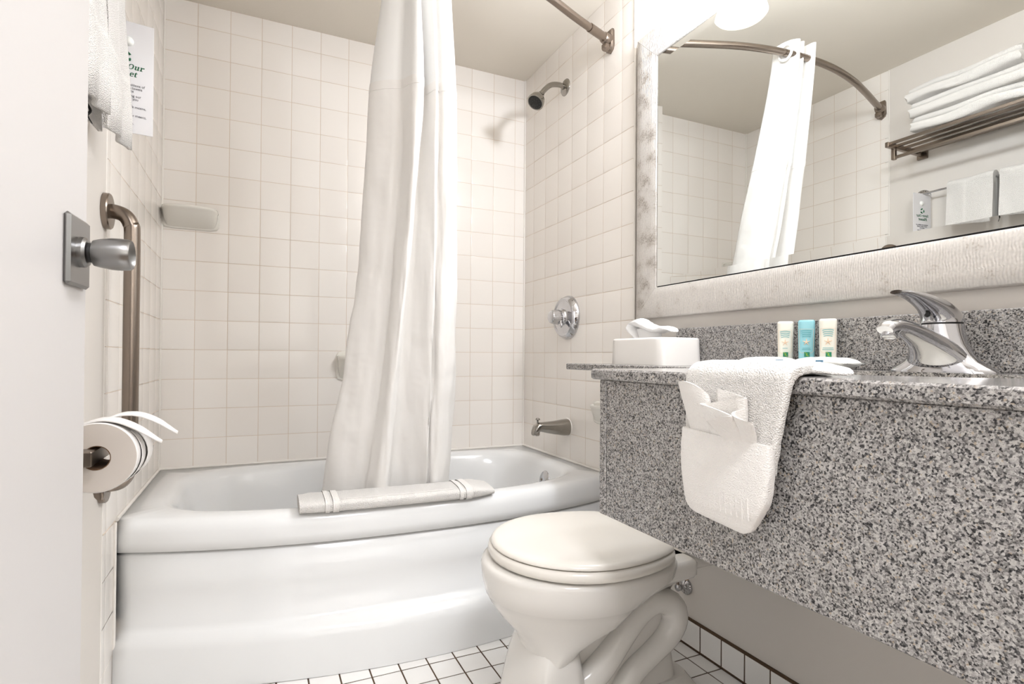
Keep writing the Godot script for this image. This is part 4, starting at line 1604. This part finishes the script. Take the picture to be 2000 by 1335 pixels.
# ---------------------------------------------------------------- left wall: bars, shelf, towels, paper
func left_wall_things() -> void:
	# vertical grab bar
	var t := thing("grab_bar", "vertical brushed steel grab bar on the left wall", "grab bar", Vector3(0, 0, 0.800))
	var g := Geo.new()
	var top := 1.168
	var path := smooth_path([Vector3(0.004, top, 0.0), Vector3(0.020, top, 0.002), Vector3(0.040, top - 0.008, 0.005), Vector3(0.052, top - 0.028, 0.007), Vector3(0.055, top - 0.06, 0.007), Vector3(0.055, 0.9, 0.007), Vector3(0.055, 0.62, 0.007), Vector3(0.055, 0.585, 0.007), Vector3(0.050, 0.565, 0.006), Vector3(0.038, 0.548, 0.004), Vector3(0.020, 0.543, 0.002), Vector3(0.004, 0.543, 0.0)], 6)
	tube(g, path, 0.0165, 28)
	obj("bar", g, M.nickel, t)
	for y in [top, 0.543]:
		g = Geo.new()
		lathe(g, Vector3(0, y, 0), Vector3.RIGHT, [Vector2(0.041, 0.0), Vector2(0.041, 0.010), Vector2(0.039, 0.0125), Vector2(0.018, 0.014), Vector2(0.0, 0.014)], 40, [1, 2])
		obj("flange", g, M.nickel, t)

	# toilet paper: holder on the wall, roll with two folded points
	t = thing("paper_holder", "brushed metal toilet paper holder on the left wall", "paper holder", Vector3(0.0, 0.662, 1.045))
	g = Geo.new()
	ribbon(g, [[Vector3(0.040, 0.045, 0.0), Vector3(0.008, 0, 0), Vector3(0, 0, 0.008)], [Vector3(0.043, -0.02, 0.0), Vector3(0.0095, 0, 0), Vector3(0, 0, 0.008)], [Vector3(0.048, -0.075, 0.0), Vector3(0.0095, 0, 0), Vector3(0, 0, 0.007)], [Vector3(0.050, -0.092, 0.0), Vector3(0.008, 0, 0), Vector3(0, 0, 0.006)], [Vector3(0.051, -0.098, 0.0), Vector3(0.0045, 0, 0), Vector3(0, 0, 0.004)]], 28, 4.0)
	obj("post", g, M.nickel, t)
	g = Geo.new()
	box(g, Vector3(0.018, 0.0, 0.0), Vector3(0.046, 0.03, 0.014), 0.003)
	obj("wall_mount", g, M.nickel, t)
	g = Geo.new()
	box(g, Vector3(0.055, 0.002, 0.074), Vector3(0.028, 0.026, 0.138), 0.002)
	obj("arm", g, M.nickel, t)
	t = thing("toilet_paper_roll", "white toilet paper roll with its end folded into two points", "toilet paper", Vector3(0.067, 0.660, 1.10))
	g = Geo.new()
	lathe(g, Vector3.ZERO, Vector3(0, 0, 1), [Vector2(0.0215, -0.05), Vector2(0.0605, -0.05), Vector2(0.0612, -0.048), Vector2(0.0612, 0.048), Vector2(0.0600, 0.0500), Vector2(0.0215, 0.05), Vector2(0.0215, -0.05)], 64, [1, 3, 4, 5], 0, false, false)
	obj("roll", g, M.paper, t)
	g = Geo.new()
	lathe(g, Vector3.ZERO, Vector3(0, 0, 1), [Vector2(0.0214, -0.0495), Vector2(0.0214, 0.0502), Vector2(0.0200, 0.0502), Vector2(0.0200, -0.0495)], 40, [1, 2, 3], 0, false, false)
	obj("cardboard_core", g, M.card_core, t)
	g = Geo.new()
	lathe(g, Vector3.ZERO, Vector3(0, 0, 1), [Vector2(0.0216, 0.0503), Vector2(0.0596, 0.0503), Vector2(0.0596, 0.0508), Vector2(0.0216, 0.0508), Vector2(0.0216, 0.0503)], 64, [1, 2, 3], 0, false, false)
	obj("roll_end_shade", g, M.paper_end_shaded, t)  # thin disc over the end, coloured darker to stand for shade
	# the folded sheet rises from the top and ends in two points
	for k in 2:
		g = Geo.new()
		var fr := []
		var z0: float = [0.026, -0.026][k]
		var up: float = [0.0, 0.010][k]
		for p in [[-0.030, 0.055, 0.024], [0.0, 0.0640, 0.025], [0.030, 0.0600, 0.025], [0.060, 0.0440, 0.022], [0.085, 0.0250, 0.011], [0.094, 0.0190, 0.0015]]:
			var z: float = z0 - (0.006 if k == 0 else 0.0)
			fr.append([Vector3(p[0] + 0.02 * k, p[1] + up * clampf((p[0] + 0.03) * 12.0, 0.0, 1.0), z), Vector3(0, 0, p[2]), Vector3(0.0008, 0.0030, 0)])
		ribbon(g, smooth_frames(fr, 4), 16, 3.0, 0.0002)
		obj("folded_point", g, M.paper, t)
	for k in 2:
		g = Geo.new()
		var pts := []
		for i in 12:
			var a := 0.75 - 0.16 * i
			var rr: float = 0.0620 + [0.002, 0.007][k] * sin(PI * i / 11.0)
			pts.append([Vector3(rr * cos(a), rr * sin(a), -0.004 - 0.022 * k), Vector3(0, 0, 0.030 - 0.004 * k), Vector3(cos(a), sin(a), 0) * 0.0009])
		ribbon(g, pts, 14, 3.0)
		obj("loose_sheet", g, M.paper, t)

	# towel bar
	t = thing("towel_bar", "thin chrome towel bar below the towel shelf", "towel bar", Vector3(0, 1.535, 0.925))
	for z in [0.0, 0.452]:
		g = Geo.new()
		lathe(g, Vector3(0, 0, z), Vector3.RIGHT, [Vector2(0.031, 0.0), Vector2(0.031, 0.004), Vector2(0.028, 0.008), Vector2(0.010, 0.010), Vector2(0.008, 0.060), Vector2(0.006, 0.063)], 32)
		var fl := obj("end_post", g, M.chrome, t)
		for s in [-1, 1]:
			g = Geo.new()
			lathe(g, Vector3(0.007, 0.019 * s, z - 0.004), Vector3.RIGHT, [Vector2(0.004, 0.0), Vector2(0.003, 0.003), Vector2(0.0, 0.0035)], 10)
			obj("screw", g, M.nickel, fl)
	g = Geo.new()
	tube(g, [Vector3(0.058, 0, -0.004), Vector3(0.058, 0, 0.458)], 0.0040, 14)
	obj("bar", g, M.chrome, t)
	# folded hand towels over the bar
	for k in 2:
		var za: float = [1.052, 1.222][k]
		var zw: float = [0.150, 0.125][k]
		var tw := thing("hand_towel", ["white folded hand towel on the towel bar nearest the card sign", "white folded hand towel on the towel bar next to the door"][k], "towel", Vector3(0.058, 1.535, za), "hand towels on the towel bar")
		for layer in 3:
			g = Geo.new()
			var o: float = 0.0072 + 0.0068 * layer
			var drop: float = [0.245, 0.262, 0.300][layer]
			var line := [Vector2(-o * 0.9, -drop * 0.9), Vector2(-o, -0.12), Vector2(-o, -0.02)]
			for i in 9:
				var a := PI - PI * i / 8.0
				line.append(Vector2(o * cos(a), o * sin(a)))
			var flare: float = [0.001, 0.006, 0.011][layer]
			line.append_array([Vector2(o, -0.03), Vector2(o + flare * 0.4, -0.12), Vector2(o + flare, -drop * 0.8), Vector2(o + flare * 0.9, -drop)])
			strip(g, line, 0.0070, Vector3(0, 0, 0.0), Vector3.RIGHT, Vector3.UP, Vector3(0, 0, zw), 18, 0.0014,
				func(q: Vector3, u: float) -> Vector3:
					var low := clampf((-q.y - 0.10) / 0.2, 0.0, 1.0)
					return q + Vector3(0.006 * low * sin(u * 8.0 + layer), -0.028 * low * (0.5 - 0.5 * cos(u * PI)) * (1.0 if q.x > 0 else 0.0) + 0.03 * low * u * 0.6, 0))
			obj("towel_layer", g, M.terry, tw)
		if k == 1:
			g = Geo.new()
			box(g, Vector3(0.012, -0.255, 0.03), Vector3(0.0012, 0.035, 0.022), 0.0003)
			var ct := obj("care_tag", g, M.wrapper, tw)
			g = Geo.new()
			for i in 5: box(g, Vector3(0.0130, -0.244 - 0.005 * i, 0.03), Vector3(0.0006, 0.0026, 0.016 - 0.003 * (i % 2)), 0.0)
			obj("tag_print", g, M.grey_ink, ct)
			g = Geo.new()
			tube(g, smooth_path([Vector3(0.006, -0.286, 0.0), Vector3(0.012, -0.298, 0.004), Vector3(0.008, -0.306, 0.002), Vector3(0.014, -0.318, 0.0)], 4), [0.002, 0.002, 0.002, 0.002, 0.002, 0.002, 0.002, 0.002, 0.001, 0.001, 0.001, 0.001, 0.0006], 8)
			obj("frayed_tag_end", g, M.dark, tw)

	# laminated card hanging from the end of the bar
	t = thing("card_sign", "hanging laminated card with green heading about saving the planet", "sign", Vector3(0.066, 1.415, 0.955))
	t.rotation.y = 0.15
	g = Geo.new()
	box(g, Vector3(0, 0.004, 0), Vector3(0.098, 0.232, 0.0016), 0.0004)
	obj("card", g, M.card, t)
	g = Geo.new()
	lathe(g, Vector3(0.004, 0.078, 0.001), Vector3(0, 0, 1), [Vector2(0.010, 0.0), Vector2(0.009, 0.004), Vector2(0.004, 0.007), Vector2(0.0, 0.0075)], 16)
	obj("suction_hook", g, M.wrapper, t)
	for k in 3:
		g = Geo.new()
		var a := TAU * k / 3.0 + 0.5
		var pts := []
		for i in 6: pts.append(Vector3(0.0 + 0.0085 * cos(a + i * 0.27), 0.046 + 0.0085 * sin(a + i * 0.27), 0.0012))
		tube(g, pts, [0.0022, 0.0022, 0.0022, 0.0034, 0.0022, 0.0004], 6)
		obj("recycle_arrow", g, M.green_ink, t)
	lettering(t, "Save Our", Vector3(-0.001, 0.026, 0.001), 0.0145, M.green_ink, true)
	lettering(t, "Planet", Vector3(-0.003, 0.011, 0.001), 0.0145, M.green_ink, true)
	var lines := [["amount and millions of", -0.012], ["used to wash towels", -0.0185], ["only once", -0.025], ["are conserving our", -0.0345], ["Here's how you", -0.041], ["Towel on the rack means,", -0.0575], ["Towel on the floor means,", -0.0755], ["thank you.", -0.092]]
	for l in lines: lettering(t, l[0], Vector3(0.001, l[1], 0.001), 0.0062, M.grey_ink, false)

	# towel shelf with its hanging rail
	t = thing("towel_shelf", "slatted brushed nickel towel shelf high on the left wall", "shelf", Vector3(0, 1.725, 0.925))
	for k in 5:
		g = Geo.new()
		var x := 0.035 + 0.050 * k
		box(g, Vector3(x, 0.0, 0.228), Vector3(0.012, 0.012, 0.456), 0.0015)
		obj("slat", g, M.nickel, t)
	for z in [0.0, 0.452]:
		g = Geo.new()
		box(g, Vector3(0.130, -0.006, z), Vector3(0.250, 0.022, 0.014), 0.002)
		box(g, Vector3(0.006, -0.010, z), Vector3(0.012, 0.035, 0.040), 0.002)
		box(g, Vector3(0.205, -0.036, z), Vector3(0.018, 0.050, 0.014), 0.002)
		obj("end_bracket", g, M.nickel, t)
	g = Geo.new()
	box(g, Vector3(0.205, -0.052, 0.226), Vector3(0.010, 0.012, 0.45), 0.0015)
	obj("hanging_rail", g, M.nickel, t)
	var lab := ["folded white bath towel lying directly on the shelf slats", "folded white bath towel in the middle of the shelf stack", "folded white bath towel on top of the shelf stack"]
	for k in 3:
		var tw := thing("bath_towel", lab[k], "towel", Vector3(0.13, 1.7360 + 0.0625 * k, 1.015 + [0.0, -0.004, -0.018][k]), "bath towels on the shelf")
		g = Geo.new()
		var line := []
		var W := 0.115
		for lay_ in 3:
			var yy := 0.0095 + 0.0180 * lay_
			var a := -W if lay_ % 2 == 0 else W
			line.append(Vector2(a * 0.96, yy))
			line.append(Vector2(0.0, yy + 0.001))
			line.append(Vector2(-a * 0.96, yy))
			if lay_ < 2:
				for i in 5:
					var q := -PI / 2.0 + PI * (i + 0.5) / 5.0
					line.append(Vector2(-a * 0.96 + signf(-a) * 0.0090 * cos(q), yy + 0.0090 + 0.0090 * sin(q)))
		strip(g, line, 0.0165, Vector3.ZERO, Vector3.RIGHT, Vector3.UP, Vector3(0, 0, 0.355), 22, 0.0026,
			func(p: Vector3, u: float) -> Vector3: return p + Vector3(0.010 * sin(u * 5.0 + k * 2.1) * (p.y * 12.0), 0.0045 * sin(u * 8.0 + p.x * 22.0 + k * 1.7), 0.006 * sin(p.x * 31.0 + p.y * 190.0 + k)))
		obj("folded_layers", g, M.terry, tw)


func lettering(parent: Node3D, text: String, at: Vector3, height: float, m: Material, script_: bool) -> void:
	var tm := TextMesh.new()
	tm.text = text
	var sf := SystemFont.new()
	sf.font_names = PackedStringArray(["Droid Serif" if script_ else "Droid Sans"])
	sf.font_italic = script_
	sf.font_weight = 700 if script_ else 400
	tm.font = sf
	tm.font_size = 32
	tm.pixel_size = height / 32.0
	tm.depth = 0.0006
	var i := MeshInstance3D.new()
	i.mesh = tm
	i.material_override = m
	i.position = at
	if script_: i.transform.basis = Basis(Vector3.RIGHT, Vector3(0.25, 1, 0), Vector3.BACK)
	put(i, "heading" if script_ else "text_line", parent)


# ---------------------------------------------------------------- lamps above the mirror
func vanity_lights() -> void:
	var t := thing("vanity_light", "wall light with bell-shaped white glass shades above the mirror", "wall light", Vector3(1.482, 1.985, 1.60))
	var g := Geo.new()
	box(g, Vector3(-0.014, 0.0, 0.0), Vector3(0.028, 0.11, 1.02), 0.008)
	obj("back_plate", g, M.nickel, t)
	for k in 3:
		var z := -0.40 + 0.40 * k
		var c := Vector3(-0.102, -0.02, z)
		g = Geo.new()
		tube(g, smooth_path([Vector3(-0.02, 0.0, z), Vector3(-0.07, 0.010, z), Vector3(-0.100, 0.004, z), Vector3(-0.102, -0.02, z)], 4), 0.007, 12)
		lathe(g, c, Vector3.DOWN, [Vector2(0.020, -0.012), Vector2(0.024, 0.0), Vector2(0.024, 0.016)], 20)
		obj("lamp_arm", g, M.nickel, t)
		g = Geo.new()
		lathe(g, c, Vector3.DOWN, [Vector2(0.022, 0.012), Vector2(0.036, 0.030), Vector2(0.048, 0.070), Vector2(0.056, 0.115), Vector2(0.066, 0.150), Vector2(0.070, 0.165), Vector2(0.064, 0.172), Vector2(0.048, 0.174), Vector2(0.0, 0.168)], 40)
		obj("glass_shade", g, M.lamp_glass, t)
		var l := OmniLight3D.new()
		l.name = "lamp_light_%d" % (k + 1)
		l.light_color = Color(0.945, 0.965, 1.0)
		l.light_energy = 0.76
		l.light_size = 0.055
		l.omni_range = 8.0
		l.omni_attenuation = 2.0
		l.shadow_enabled = true
		l.position = c + Vector3(0, -0.11, 0)
		t.add_child(l)
